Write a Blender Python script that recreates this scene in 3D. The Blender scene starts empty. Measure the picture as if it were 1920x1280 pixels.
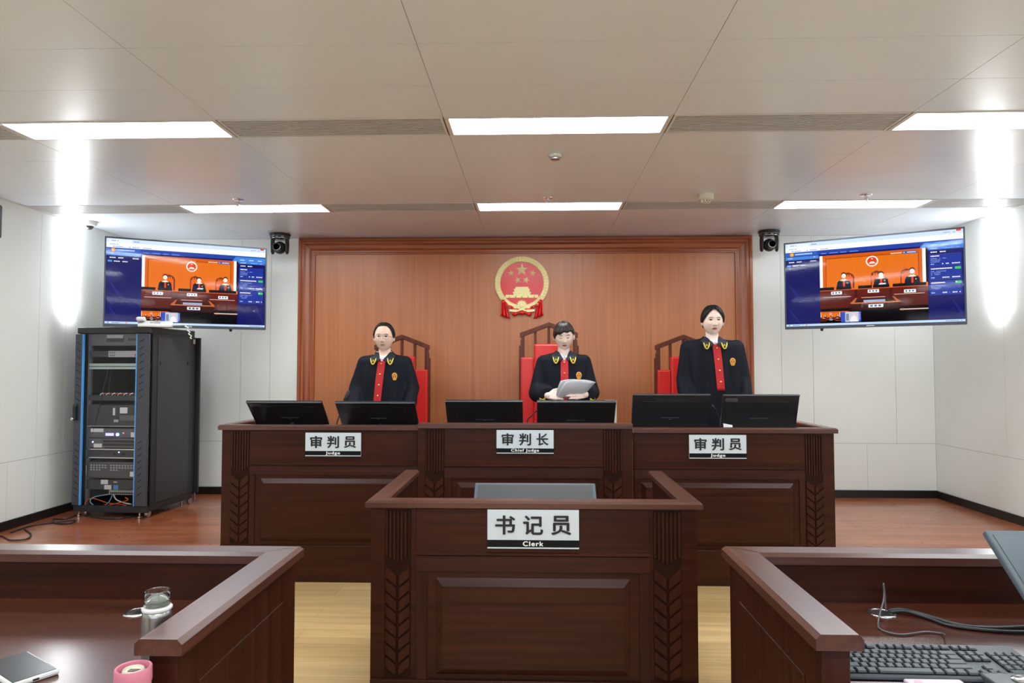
import bpy, bmesh, math, random
from math import sin, cos, pi, radians
from mathutils import Vector, Matrix, noise
from mathutils.bvhtree import BVHTree
random.seed(7)
SC = bpy.context.scene
COL = SC.collection

# ------------------------------------------------------------------ camera, world, light, exposure
EYE = Vector((0, 0, 1.37)); F = 1280.0
YAW = math.atan(40 / 1280); PITCH = math.atan(50 / 1280)
FW = Vector((-sin(YAW) * cos(PITCH), cos(YAW) * cos(PITCH), sin(PITCH)))
RT = Vector((cos(YAW), sin(YAW), 0)); UP = RT.cross(FW)
cd = bpy.data.cameras.new('camera'); cd.lens = 24; cd.sensor_width = 36; cd.clip_start = .05
cam = bpy.data.objects.new('camera', cd); COL.objects.link(cam)
cam.matrix_world = Matrix(((RT.x, UP.x, -FW.x, EYE.x), (RT.y, UP.y, -FW.y, EYE.y), (RT.z, UP.z, -FW.z, EYE.z), (0, 0, 0, 1)))
SC.camera = cam
w = bpy.data.worlds.new('world'); SC.world = w; w.use_nodes = True
w.node_tree.nodes['Background'].inputs[0].default_value = (.75, .85, 1, 1)
w.node_tree.nodes['Background'].inputs[1].default_value = .25
SC.view_settings.view_transform = 'Standard'; SC.view_settings.look = 'None'
SC.view_settings.exposure = 0.0; SC.view_settings.gamma = 1
SC.cycles.use_denoising = True
SC.cycles.max_bounces = 8
PANEL_POWER = 27.0      # ceiling light diffusers
STREAK_POWER = 20.0    # added glowing strips for the light streaks on the walls
# added front fill light, placed at assumed unseen windows behind the camera
ld = bpy.data.lights.new('added_front_fill', 'AREA'); ld.shape = 'RECTANGLE'; ld.size = 5.2; ld.size_y = 1.5; ld.energy = 60; ld.color = (.93, .97, 1)
lo = bpy.data.objects.new('added_front_fill', ld); COL.objects.link(lo); lo.location = (0, -3.35, 1.7); lo.rotation_euler = (radians(78), 0, 0)

def ray(x, y): return FW * F + RT * (x - 960) + UP * (640 - y)
def atY(x, y, Y): d = ray(x, y); return EYE + d * (Y / d.y)
def atZ(x, y, Z): d = ray(x, y); return EYE + d * ((Z - EYE.z) / d.z)
def atX(x, y, X): d = ray(x, y); return EYE + d * (X / d.x)

# ------------------------------------------------------------------ materials
MATS = {}
def nt(m): return m.node_tree.nodes, m.node_tree.links
def pbr(name, col, rough=.5, metal=0, coat=0, spec=.5, bump=None, emit=None, trans=0, coat_rough=.1):
    if name in MATS: return MATS[name]
    m = bpy.data.materials.new(name); m.use_nodes = True; N, L = nt(m); b = N['Principled BSDF']
    b.inputs['Base Color'].default_value = (*col, 1); b.inputs['Roughness'].default_value = rough
    b.inputs['Metallic'].default_value = metal; b.inputs['Coat Weight'].default_value = coat
    b.inputs['Coat Roughness'].default_value = coat_rough
    b.inputs['Specular IOR Level'].default_value = spec; b.inputs['Transmission Weight'].default_value = trans
    if emit:
        b.inputs['Emission Color'].default_value = (*emit[0], 1); b.inputs['Emission Strength'].default_value = emit[1]
    # every material carries a little procedural mottling of its roughness
    n = N.new('ShaderNodeTexNoise'); n.inputs['Scale'].default_value = bump[0] if bump else 30
    mr = N.new('ShaderNodeMapRange'); mr.inputs[3].default_value = max(0, rough - .015); mr.inputs[4].default_value = min(1, rough + .015)
    tc = N.new('ShaderNodeTexCoord'); L.new(tc.outputs['Object'], n.inputs['Vector'])
    L.new(n.outputs[0], mr.inputs[0]); L.new(mr.outputs[0], b.inputs['Roughness'])
    if bump:
        bp = N.new('ShaderNodeBump'); bp.inputs['Strength'].default_value = bump[1]; bp.inputs['Distance'].default_value = .01
        L.new(n.outputs[0], bp.inputs['Height']); L.new(bp.outputs[0], b.inputs['Normal'])
    MATS[name] = m; return m
def wood(name, c1, c2, axis='x', rough=.35, coat=.3, scale=1.0, streak=14, spec=.5):
    if name in MATS: return MATS[name]
    m = pbr(name, c1, rough, coat=coat, spec=spec, coat_rough=.25); N, L = nt(m); b = N['Principled BSDF']
    tc = N.new('ShaderNodeTexCoord'); mp = N.new('ShaderNodeMapping')
    s = [streak * 3 * scale] * 3; s['xyz'.index(axis)] = 1.2 * scale; mp.inputs['Scale'].default_value = s
    n = N.new('ShaderNodeTexNoise'); n.inputs['Scale'].default_value = 1.0; n.inputs['Detail'].default_value = 6; n.inputs['Distortion'].default_value = .6
    cr = N.new('ShaderNodeValToRGB'); cr.color_ramp.elements[0].position = .3; cr.color_ramp.elements[1].position = .7
    cr.color_ramp.elements[0].color = (*c1, 1); cr.color_ramp.elements[1].color = (*c2, 1)
    L.new(tc.outputs['Object'], mp.inputs['Vector']); L.new(mp.outputs[0], n.inputs['Vector']); L.new(n.outputs[0], cr.inputs[0])
    L.new(cr.outputs[0], b.inputs['Base Color'])
    bp = N.new('ShaderNodeBump'); bp.inputs['Strength'].default_value = .06; bp.inputs['Distance'].default_value = .003
    L.new(n.outputs[0], bp.inputs['Height']); L.new(bp.outputs[0], b.inputs['Normal'])
    return m
def planks(name, cols, plank=(1.3, .13), rough=.3, coat=.3, gapc=(.05, .02, .01), off=0.0):
    m = pbr(name, cols[0], rough, coat=coat); N, L = nt(m); b = N['Principled BSDF']
    tc = N.new('ShaderNodeTexCoord')
    mo = N.new('ShaderNodeMapping'); mo.inputs['Location'].default_value = (off, off * .37, 0); L.new(tc.outputs['Object'], mo.inputs['Vector'])
    br = N.new('ShaderNodeTexBrick'); br.inputs['Scale'].default_value = 1; br.inputs['Brick Width'].default_value = plank[0]
    br.inputs['Row Height'].default_value = plank[1]; br.inputs['Mortar Size'].default_value = .0012; br.offset = .37
    br.inputs['Color1'].default_value = (*cols[0], 1); br.inputs['Color2'].default_value = (*cols[1], 1); br.inputs['Mortar'].default_value = (*gapc, 1)
    L.new(mo.outputs[0], br.inputs['Vector'])
    mp = N.new('ShaderNodeMapping'); mp.inputs['Scale'].default_value = (1.3, 26, 1); L.new(tc.outputs['Object'], mp.inputs['Vector'])
    n = N.new('ShaderNodeTexNoise'); n.inputs['Scale'].default_value = 1; n.inputs['Detail'].default_value = 6; n.inputs['Distortion'].default_value = .8
    L.new(mp.outputs[0], n.inputs['Vector'])
    cr = N.new('ShaderNodeValToRGB'); cr.color_ramp.elements[0].position = .3; cr.color_ramp.elements[1].position = .72
    cr.color_ramp.elements[0].color = (*[c * 1.0 for c in cols[2]], 1); cr.color_ramp.elements[1].color = (1.15, 1.1, 1.05, 1)
    L.new(n.outputs[0], cr.inputs[0])
    mx = N.new('ShaderNodeMix'); mx.data_type = 'RGBA'; mx.blend_type = 'MULTIPLY'; mx.inputs[0].default_value = 1
    L.new(br.outputs['Color'], mx.inputs[6]); L.new(cr.outputs[0], mx.inputs[7]); L.new(mx.outputs[2], b.inputs['Base Color'])
    return m
def ribbed(name, col, rough, axis, freq, strength, coat=0, spec=.5, tint=None):
    """painted board with a fine ribbed texture running across one axis"""
    m = pbr(name, col, rough, coat=coat, spec=spec); N, L = nt(m); b = N['Principled BSDF']
    tc = N.new('ShaderNodeTexCoord'); wv = N.new('ShaderNodeTexWave'); wv.bands_direction = axis; wv.inputs['Scale'].default_value = freq
    wv.inputs['Distortion'].default_value = 0; L.new(tc.outputs['Object'], wv.inputs['Vector'])
    bp = N.new('ShaderNodeBump'); bp.inputs['Strength'].default_value = strength; bp.inputs['Distance'].default_value = .001
    L.new(wv.outputs[0], bp.inputs['Height']); L.new(bp.outputs[0], b.inputs['Normal'])
    return m
def glow(name, col, strength=1.0):
    if name in MATS: return MATS[name]
    m = bpy.data.materials.new(name); m.use_nodes = True; N, L = nt(m); N.remove(N['Principled BSDF'])
    e = N.new('ShaderNodeEmission'); e.inputs[0].default_value = (*col, 1); e.inputs[1].default_value = strength
    L.new(e.outputs[0], N['Material Output'].inputs[0]); MATS[name] = m; return m
def srgb(r, g, b):
    f = lambda c: ((c / 255 + .055) / 1.055) ** 2.4 if c > 10 else c / 255 / 12.92
    return (f(r), f(g), f(b))

DW1, DW2 = (.022, .0048, .0018), (.050, .0112, .0040)
M_dwx = wood('mahogany_across', DW1, DW2, 'x', .40, .05, 1.0, 14, .22)
M_dwz = wood('mahogany_upright', DW1, DW2, 'z', .40, .05, 1.0, 14, .22)
M_dwy = wood('mahogany_lengthwise', DW1, DW2, 'y', .40, .05, 1.0, 14, .22)
M_rail = wood('mahogany_rail_across', (.052, .017, .010), (.095, .032, .02), 'x', .30, .5)
M_raily = wood('mahogany_rail_lengthwise', (.052, .017, .010), (.095, .032, .02), 'y', .30, .5)
M_desk = wood('mahogany_worktop', (.040, .011, .006), (.085, .022, .010), 'x', .22, .35)
M_carve = pbr('carving_dark', (.020, .006, .003), .5, spec=.12)
M_pan = wood('cherry_panel', srgb(172, 102, 58), srgb(188, 118, 72), 'z', .38, .2, .6, 16)
M_frame = wood('cherry_frame', srgb(132, 60, 24), srgb(172, 92, 46), 'z', .32, .3, 1, 16)
M_framex = wood('cherry_frame_across', srgb(132, 60, 24), srgb(172, 92, 46), 'x', .32, .3, 1, 16)
M_reardark = wood('rear_wall_dark', srgb(90, 56, 38), srgb(110, 70, 48), 'z', .6, 0, .6)  # unseen rear wall, dark brown invented to cut reflected veil on the benches
M_chairw = wood('chair_wood', (.07, .018, .010), (.14, .035, .018), 'z', .40, .05, 1, 14, .25)
M_wall = ribbed('wall_board', (.86, .885, .845), .33, 'X', 60, .05, coat=.15)
M_wallside = ribbed('side_wall_board', (.86, .885, .845), .30, 'Y', 60, .05, coat=.15)
M_gap = pbr('board_joint', (.28, .27, .22), .8)
M_ceil = ribbed('ceiling_board', (.80, .875, .98), .30, 'X', 120, .05, coat=.1, spec=.6)
M_ceilgap = pbr('ceiling_joint', (.30, .28, .27), .8)
M_floory = planks('yellow_laminate', [srgb(208, 178, 130), srgb(196, 164, 114), (.80, .76, .70)], (1.2, .18), .33, .25, (.35, .22, .1))
M_floorr = planks('red_laminate', [srgb(156, 88, 56), srgb(182, 112, 74), (.62, .50, .44)], (1.2, .125), .28, .35, (.07, .02, .01))
M_black = pbr('black_plastic', (.012, .013, .015), .35)
M_blackm = pbr('black_matt', (.012, .012, .013), .6)
M_white = pbr('white_plastic', (.75, .75, .74), .4)
M_chrome = pbr('bright_steel', (.75, .75, .76), .18, metal=1)
M_steel = pbr('brushed_steel', (.55, .55, .55), .32, metal=1)
M_gold = pbr('gold_metal', (.85, .58, .18), .3, metal=1)
M_base = pbr('baseboard_dark', (.012, .010, .009), .35)

# ------------------------------------------------------------------ mesh builder
class MB:
    def __init__(s): s.v = []; s.f = []; s.mi = []; s.m = 0
    def add(s, vs, fs, mi=None):
        o = len(s.v); s.v += [Vector(p) for p in vs]
        for f in fs: s.f.append([i + o for i in f]); s.mi.append(s.m if mi is None else mi)
        return s
    def box(s, x0, x1, y0, y1, z0, z1, mi=None):
        return s.add([(x0, y0, z0), (x1, y0, z0), (x1, y1, z0), (x0, y1, z0), (x0, y0, z1), (x1, y0, z1), (x1, y1, z1), (x0, y1, z1)],
                     [(0, 3, 2, 1), (4, 5, 6, 7), (0, 1, 5, 4), (1, 2, 6, 5), (2, 3, 7, 6), (3, 0, 4, 7)], mi)
    def prism(s, poly, p, q, mi=None):
        """extrude a closed 3-D polygon by vector q-p"""
        d = Vector(q) - Vector(p); n = len(poly); a = [Vector(v) for v in poly]
        return s.add(a + [v + d for v in a], [list(range(n))[::-1], list(range(n, 2 * n))] + [(i, (i + 1) % n, n + (i + 1) % n, n + i) for i in range(n)], mi)
    def sweep(s, prof, path, mi=None, closed=True):
        """sweep profile [(u,w)] along path of (origin, udir, wdir)"""
        n = len(prof); vs = []
        for o, u, w_ in path: vs += [Vector(o) + Vector(u) * a + Vector(w_) * b for a, b in prof]
        fs = []
        for k in range(len(path) - 1):
            for i in range(n if closed else n - 1):
                j = (i + 1) % n; fs.append((k * n + i, k * n + j, (k + 1) * n + j, (k + 1) * n + i))
        if closed: fs += [list(range(n))[::-1], [(len(path) - 1) * n + i for i in range(n)]]
        return s.add(vs, fs, mi)
    def tube(s, pts, r, seg=8, mi=None):
        pts = [Vector(p) for p in pts]; rs = r if isinstance(r, (list, tuple)) else [r] * len(pts)
        path = []; prev = None
        for i, p in enumerate(pts):
            t = (pts[min(i + 1, len(pts) - 1)] - pts[max(i - 1, 0)]).normalized()
            a = prev if prev is not None else (Vector((0, 0, 1)) if abs(t.z) < .9 else Vector((1, 0, 0)))
            u = (a - t * a.dot(t)).normalized(); prev = u; path.append((p, u * rs[i], t.cross(u) * rs[i]))
        return s.sweep([(cos(2 * pi * k / seg), sin(2 * pi * k / seg)) for k in range(seg)], path, mi)
    def lathe(s, prof, o=(0, 0, 0), seg=32, ax='z', mi=None, closed=False):
        """prof [(r,h)]"""
        o = Vector(o); vs = []
        for r_, h in prof:
            for k in range(seg):
                a = 2 * pi * k / seg; c, d = r_ * cos(a), r_ * sin(a)
                vs.append(o + Vector({'z': (c, d, h), 'y': (c, h, d), 'x': (h, c, d)}[ax]))
        fs = []; n = len(prof)
        for i in range(n if closed else n - 1):
            j = (i + 1) % n
            for k in range(seg):
                q = (k + 1) % seg; fs.append((i * seg + k, i * seg + q, j * seg + q, j * seg + k))
        if not closed:
            fs += [list(range(seg))[::-1], [(n - 1) * seg + k for k in range(seg)]]
        return s.add(vs, fs, mi)
    def ball(s, c, r, seg=16, rings=10, mi=None):
        r = Vector(r) if isinstance(r, (tuple, list, Vector)) else Vector((r, r, r)); c = Vector(c)
        vs = [c + Vector((0, 0, r.z))]
        for i in range(1, rings):
            t = pi * i / rings
            for k in range(seg):
                a = 2 * pi * k / seg; vs.append(c + Vector((r.x * sin(t) * cos(a), r.y * sin(t) * sin(a), r.z * cos(t))))
        vs.append(c - Vector((0, 0, r.z))); fs = []
        for k in range(seg):
            q = (k + 1) % seg; fs.append((0, 1 + k, 1 + q)); b = 1 + (rings - 2) * seg; fs.append((len(vs) - 1, b + q, b + k))
            for i in range(rings - 2): a = 1 + i * seg; fs.append((a + k, a + seg + k, a + seg + q, a + q))
        return s.add(vs, fs, mi)
    def xf(s, M, i0=0):
        for i in range(i0, len(s.v)): s.v[i] = M @ s.v[i]
        return s
    def build(s, name, mats, parent=None, bevel=0, smooth=False, fix=True, **kw):
        me = bpy.data.meshes.new(name); me.from_pydata(s.v, [], s.f)
        mats = mats if isinstance(mats, (list, tuple)) else [mats]
        for m in mats: me.materials.append(m)
        me.polygons.foreach_set('material_index', s.mi)
        if fix:
            bm = bmesh.new(); bm.from_mesh(me); bmesh.ops.recalc_face_normals(bm, faces=bm.faces); bm.to_mesh(me); bm.free()
        if smooth:
            me.polygons.foreach_set('use_smooth', [True] * len(me.polygons))
            if smooth != 'all': me.set_sharp_from_angle(angle=radians(40))
        return link(name, me, parent, bevel, **kw)
def link(name, me, parent=None, bevel=0, **kw):
    o = bpy.data.objects.new(name, me); COL.objects.link(o)
    if parent is not None:
        o.parent = parent; o.matrix_parent_inverse = parent.matrix_world.inverted() if kw.pop('world', True) else Matrix()
    if bevel:
        b = o.modifiers.new('bevel', 'BEVEL'); b.width = bevel; b.segments = 2; b.limit_method = 'ANGLE'; b.angle_limit = radians(40)
    tag(o, **kw); return o
def tag(o, label=None, cat=None, group=None, kind=None):
    if label: o['label'] = label
    if cat: o['category'] = cat
    if group: o['group'] = group
    if kind: o['kind'] = kind
    return o
def thing(name, label, cat, loc=(0, 0, 0), rz=0, group=None):
    o = bpy.data.objects.new(name, None); COL.objects.link(o); o.location = loc; o.rotation_euler = (0, 0, rz); o.empty_display_size = .1
    o.matrix_world = Matrix.Translation(loc) @ Matrix.Rotation(rz, 4, 'Z')
    return tag(o, label, cat, group)
def struct(name, mb, mats, **kw):
    return mb.build(name, mats, kind='structure', **kw)
def dup(root, loc=None, rz=None, label=None, group=None):
    def cp(o, par):
        c = o.copy(); COL.objects.link(c)
        if par is not None: c.parent = par
        for ch in [k for k in KIDS.get(o.name, [])]: cp(ch, c)
        return c
    KIDS = {}
    for o in COL.objects:
        if o.parent: KIDS.setdefault(o.parent.name, []).append(o)
    c = cp(root, None)
    if loc is not None: c.location = loc
    if rz is not None: c.rotation_euler = (0, 0, rz)
    return tag(c, label, group=group)
def local(build):      # children are modelled around the thing's own base
    return build
def text(body, size, weight=0.0, spacing=1.0, depth=.001, heavy=0):
    c = bpy.data.curves.new('lettering', 'FONT'); c.body = body; c.size = size; c.offset = weight; c.align_x = 'CENTER'; c.align_y = 'CENTER'
    c.space_character = spacing; c.extrude = depth
    o = bpy.data.objects.new('lettering', c); COL.objects.link(o)
    me = bpy.data.meshes.new_from_object(o.evaluated_get(bpy.context.evaluated_depsgraph_get()))
    bpy.data.objects.remove(o); bpy.data.curves.remove(c)
    # stand upright facing -Y and centre on the outline
    if heavy:
        bm = bmesh.new(); bm.from_mesh(me); src = bm.copy(); me0 = me.copy(); lift = 0
        for dx, dy in ((heavy, 0), (-heavy, 0), (0, heavy * .7), (0, -heavy * .7)):
            lift += .00012; me0.transform(Matrix.Translation((dx, dy, lift))); bm.from_mesh(me0); me0.transform(Matrix.Translation((-dx, -dy, -lift)))
        bm.to_mesh(me); bm.free(); src.free(); bpy.data.meshes.remove(me0)
    xs = [v.co.x for v in me.vertices]; ys = [v.co.y for v in me.vertices]
    cx, cy = (min(xs) + max(xs)) / 2, (min(ys) + max(ys)) / 2
    me.transform(Matrix.Rotation(pi / 2, 4, 'X') @ Matrix.Translation((-cx, -cy, 0)))
    return me, max(xs) - min(xs), max(ys) - min(ys)
def spline(pts, n=8):
    pts = [Vector(p) for p in pts]; out = []
    for i in range(len(pts) - 1):
        a, b, c, d = pts[max(i - 1, 0)], pts[i], pts[i + 1], pts[min(i + 2, len(pts) - 1)]
        for k in range(n):
            t = k / n; out.append(.5 * ((2 * b) + (c - a) * t + (2 * a - 5 * b + 4 * c - d) * t * t + (3 * b - a - 3 * c + d) * t ** 3))
    return out + [pts[-1]]

# ------------------------------------------------------------------ the room
XL, XR, YB, YF, ZC, ZP = -3.88, 3.70, 6.43, -3.5, 2.61, .18
YP = 4.47   # front of the red platform
struct('floor', MB().box(XL, XR, YF, YP, -.1, 0), M_floory)
struct('floor_platform', MB().box(XL, XR, YP, YB, -.1, ZP), M_floorr)
# ceiling: boards with narrow joints, leaving the bays for lights and grilles
JX = [XL, -2.72, -1.585, -.445, .69, 1.84, 2.965, XR]
ROWS = [(-1.93, -1.66), (-.18, .09), (1.57, 1.84), (3.32, 3.58), (5.065, 5.33)]  # rows above and behind the view are assumed, added to light the foreground
def isbay(i, r): return True
ys = [YF, -3.1, -2.7, -2.3, -1.93, -1.66, -1.3, -.92, -.55, -.18, .09, .46, .83, 1.2, 1.57, 1.84, 2.18, 2.555, 2.94, 3.32, 3.58, 3.965, 4.35, 4.71, 5.065, 5.33, 5.70, 6.07, YB]
c = MB(); bays = []
for i in range(7):
    for a, b in zip(ys, ys[1:]):
        if (a, b) in ROWS: bays.append((i, JX[i], JX[i + 1], a, b)); continue
        g = .0013; c.box(JX[i] + (g if i else 0), JX[i + 1] - (g if i < 6 else 0), a + g, b - g, ZC, ZC + .02, 0)
c.box(XL, XR, YF, YB, ZC + .06, ZC + .09, 1)
for x in JX[1:-1]: c.box(x - .0012, x + .0012, YF, YB, ZC + .004, ZC + .05, 1)
for y in ys[1:-1]: c.box(XL, XR, y - .0012, y + .0012, ZC + .004, ZC + .05, 1)
struct('ceiling', c, [M_ceil, M_ceilgap])
M_diff = glow('light_diffuser', (.90, .97, 1), PANEL_POWER)
M_lframe = pbr('light_frame', (.72, .72, .72), .35)
M_vent = pbr('grille_metal', (.60, .61, .63), .4)
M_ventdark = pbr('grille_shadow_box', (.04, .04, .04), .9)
def spot(i): return ['at the far left wall', 'left of centre', 'between left and centre lights', 'in the middle', 'between centre and right lights', 'right of centre', 'at the far right wall'][i]
for i, x0, x1, y0, y1 in bays:
    r = [k for k, q in enumerate(ROWS) if q == (y0, y1)][0]
    wh = ['assumed rearmost row behind camera', 'assumed second row behind camera', 'assumed row above the side desks', 'nearer row in view', 'farther row near the wood wall'][r]
    if i in (1, 3, 5):
        side = {1: 'left', 3: 'middle', 5: 'right'}[i]
        t = thing('ceiling_light', 'glowing white rectangular ceiling light, %s one in the %s' % (side, wh), 'ceiling light', ((x0 + x1) / 2, (y0 + y1) / 2, ZC), group='ceiling lights, ' + wh)
        hw, hd = (x1 - x0) / 2 - .004, (y1 - y0) / 2 - .002
        f = MB()
        for a in ((-hw, hw, -hd, -hd + .014), (-hw, hw, hd - .014, hd), (-hw, -hw + .022, -hd + .014, hd - .014), (hw - .022, hw, -hd + .014, hd - .014)):
            f.box(a[0], a[1], a[2], a[3], -.004, .03)
        f.build('frame', M_lframe, t, world=False)
        MB().box(-hw + .022, hw - .022, -hd + .014, hd - .014, .001, .012).build('diffuser', M_diff, t, world=False)
    else:
        if r < 3 : continue
        side = {0: 'far left', 2: 'second from left', 4: 'second from right', 6: 'far right'}[i]
        t = thing('air_vent', 'grey slatted ceiling air vent, %s in the %s' % (side, wh), 'air vent', ((x0 + x1) / 2, (y0 + y1) / 2, ZC), group='ceiling air vents, ' + wh)
        hw, hd = (x1 - x0) / 2 - .004, (y1 - y0) / 2 - .003
        f = MB()
        for a in ((-hw, hw, -hd, -hd + .008), (-hw, hw, hd - .008, hd), (-hw, -hw + .012, -hd + .008, hd - .008), (hw - .012, hw, -hd + .008, hd - .008)):
            f.box(a[0], a[1], a[2], a[3], -.003, .03)
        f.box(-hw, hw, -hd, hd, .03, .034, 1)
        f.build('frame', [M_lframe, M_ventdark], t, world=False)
        sl = MB(); n = 11
        for k in range(n):
            y = -hd + .008 + (k + .5) * (2 * hd - .016) / n
            sl.prism([(-hw + .012, y - .007, 0), (-hw + .012, y + .005, 0), (-hw + .012, y + .005, .003), (-hw + .012, y - .007, .003)], (0, 0, 0), (2 * hw - .024, 0, 0))
        sl.build('slats', M_vent, t, world=False)
for i, x0, x1, y0, y1 in bays:      # closed bays behind the camera
    if i in (0, 2, 4, 6) and y1 < 3: c = MB().box(x0 + .002, x1 - .002, y0 + .001, y1 - .001, ZC, ZC + .02); struct('trim_bay', c, M_vent)

# walls of boards with fine joints.  boards: list of (u0,u1,z0,z1)
def wall(name, boards, put, mat):
    c = MB(); g = .0014
    for u0, u1, z0, z1 in boards: c.box(*put(u0 + g, u1 - g, 0, .012), z0 + g, z1 - g, 0)
    us = [b[0] for b in boards] + [b[1] for b in boards]; zs = [b[2] for b in boards] + [b[3] for b in boards]
    c.box(*put(min(us), max(us), .004, .06), min(zs), max(zs), 1)
    return struct(name, c, [mat, M_gap])
def boards(u0, u1, zj, up, low, z0=ZP + .07, z1=ZC):
    r = []
    e = [u0] + up + [u1]
    for a, b in zip(e, e[1:]): r.append((a, b, zj, z1))
    e = [u0] + low + [u1]
    for a, b in zip(e, e[1:]): r.append((a, b, z0, zj))
    return r
zj = atY(1650, 831, YB).z
ub = lambda px, py=700: atY(px, py, YB).x
put_b = lambda a, b, d0, d1: (a, b, YB + d0, YB + d1)
wall('wall_back_left', boards(XL, -2.23, zj, [ub(240), ub(451), ub(506)], [ub(300)]), put_b, M_wall)
wall('wall_back_right', boards(2.04, XR, zj, [ub(1466), ub(1525), ub(1679)], [ub(1623)]), put_b, M_wall)
ul = lambda px, py=800: atX(px, py, XL).y
ur = lambda px, py=800: atX(px, py, XR).y
wall('wall_left', boards(1.0, YB, zj, [2.6, 3.8, ul(68), ul(118)], [2.2, 3.4, ul(13, 900), ul(66, 900)]), lambda a, b, d0, d1: (XL - d1, XL - d0, a, b), M_wallside)
wall('wall_right', boards(1.0, YB, zj, [2.6, 3.8, ur(1887)], [2.2, 3.4, ur(1817, 900)]), lambda a, b, d0, d1: (XR + d0, XR + d1, a, b), M_wallside)
struct('wall_left_front', MB().box(XL - .06, XL, YF, 1.0, 0, ZC).box(XL - .06, XL, 1.0, YB, 0, ZP + .07), M_wallside)
struct('wall_right_front', MB().box(XR, XR + .06, YF, 1.0, 0, ZC).box(XR, XR + .06, 1.0, YB, 0, ZP + .07), M_wallside)
struct('wall_rear', MB().box(XL, XR, YF - .06, YF, 0, 1.0).box(XL, XR, YF - .06, YF, 2.4, ZC).box(XL, -2.6, YF - .06, YF, 1.0, 2.4).box(2.6, XR, YF - .06, YF, 1.0, 2.4), M_reardark)  # unseen rear wall; its window opening is assumed
M_glass = pbr('assumed_window_glass', (.9, .95, 1), .05, trans=1, spec=.5)  # glass meant for the assumed rear windows
wf = MB()
for k in range(5): wf.box(-2.6 + k * 1.275, -2.6 + k * 1.275 + .05, YF - .05, YF, 1.0, 2.4)
wf.box(-2.6, 2.55, YF - .05, YF, 1.0, 1.05).box(-2.6, 2.55, YF - .05, YF, 2.35, 2.4)
struct('assumed_window_1', wf, M_white)  # unseen window frame, assumed along with the added front fill
# baseboards
struct('baseboard_back', MB().box(XL, -2.23, YB - .012, YB, ZP, ZP + .068).box(2.04, XR, YB - .012, YB, ZP, ZP + .068), M_base, bevel=.002)
struct('baseboard_left', MB().box(XL, XL + .012, YP, YB - .012, ZP, ZP + .068), M_base, bevel=.002)
struct('baseboard_right', MB().box(XR - .012, XR, YP, YB - .012, ZP, ZP + .068), M_base, bevel=.002)
# shallow cove where the ceiling meets the side walls
struct('trim_2', MB().box(XL, XL + .012, YF, YB, ZC - .012, ZC), M_lframe); struct('trim_3', MB().box(XR - .012, XR, YF, YB, ZC - .012, ZC), M_lframe)
# wood feature wall
WX0, WX1, WZ = -2.23, 2.04, 2.605
IX0, IX1, IZ = -2.075, 1.885, 2.452
c = MB()
sx = ub(887, 600)
for a, b in ((IX0 - .02, sx), (sx, -.1 + 1.2), (1.1, IX1 + .02)): c.box(a + .0006, b - .0006, YB - .01, YB + .03, ZP, IZ + .02)
struct('wall_center', c, M_pan)
prof = [(0, 0), (0, .05), (.012, .062), (.03, .062), (.036, .05), (.055, .05), (.07, .036), (.10, .030), (.118, .018), (.135, .018), (.143, .028), (.153, .028), (.156, 0)]
c = MB()
def fr(o, u): return (o, u, (0, -1, 0))
c.sweep(prof, [((WX0, YB, ZP), (1, 0, 0), (0, -1, 0)), ((WX0, YB, WZ), (1, 0, -1), (0, -1, 0))])
c.sweep(prof, [((WX1, YB, ZP), (-1, 0, 0), (0, -1, 0)), ((WX1, YB, WZ), (-1, 0, -1), (0, -1, 0))])
c.m = 1; c.sweep(prof, [((WX0, YB, WZ), (1, 0, -1), (0, -1, 0)), ((WX1, YB, WZ), (-1, 0, -1), (0, -1, 0))])
struct('trim_1', c, [M_frame, M_framex], smooth=False)

# light streaks of unknown source in both corners, built as added glowing strips
def wall_streak(px, X, s, label):
    y = atX(px, 520, X).y; z0 = atX(px, 590, X).z; z1 = ZC - .005
    t = thing('wall_streak', label, 'wall streak', (X, y, z0), group='light streaks on the side walls')
    MB().box(*sorted((0, s * .008)), -.06, .06, 0, z1 - z0).build('mount', M_lframe, t, world=False)
    n = 10; pr = [(s * .008 + s * .05 * sin(pi * k / n), -.09 * cos(pi * k / n)) for k in range(n + 1)]
    c = MB(); c.sweep(pr, [((0, 0, .004), (1, 0, 0), (0, 1, 0)), ((0, 0, z1 - z0 - .004), (1, 0, 0), (0, 1, 0))])
    c.build('diffuser', glow('streak_glow', (.93, .96, 1), STREAK_POWER), t, world=False, smooth=True)
wall_streak(128, XL, 1, 'glowing strip made for the tall white light streak on the left wall above the equipment rack')
wall_streak(1873, XR, -1, 'glowing strip made for the tall white light streak on the right wall beside the television')

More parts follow.
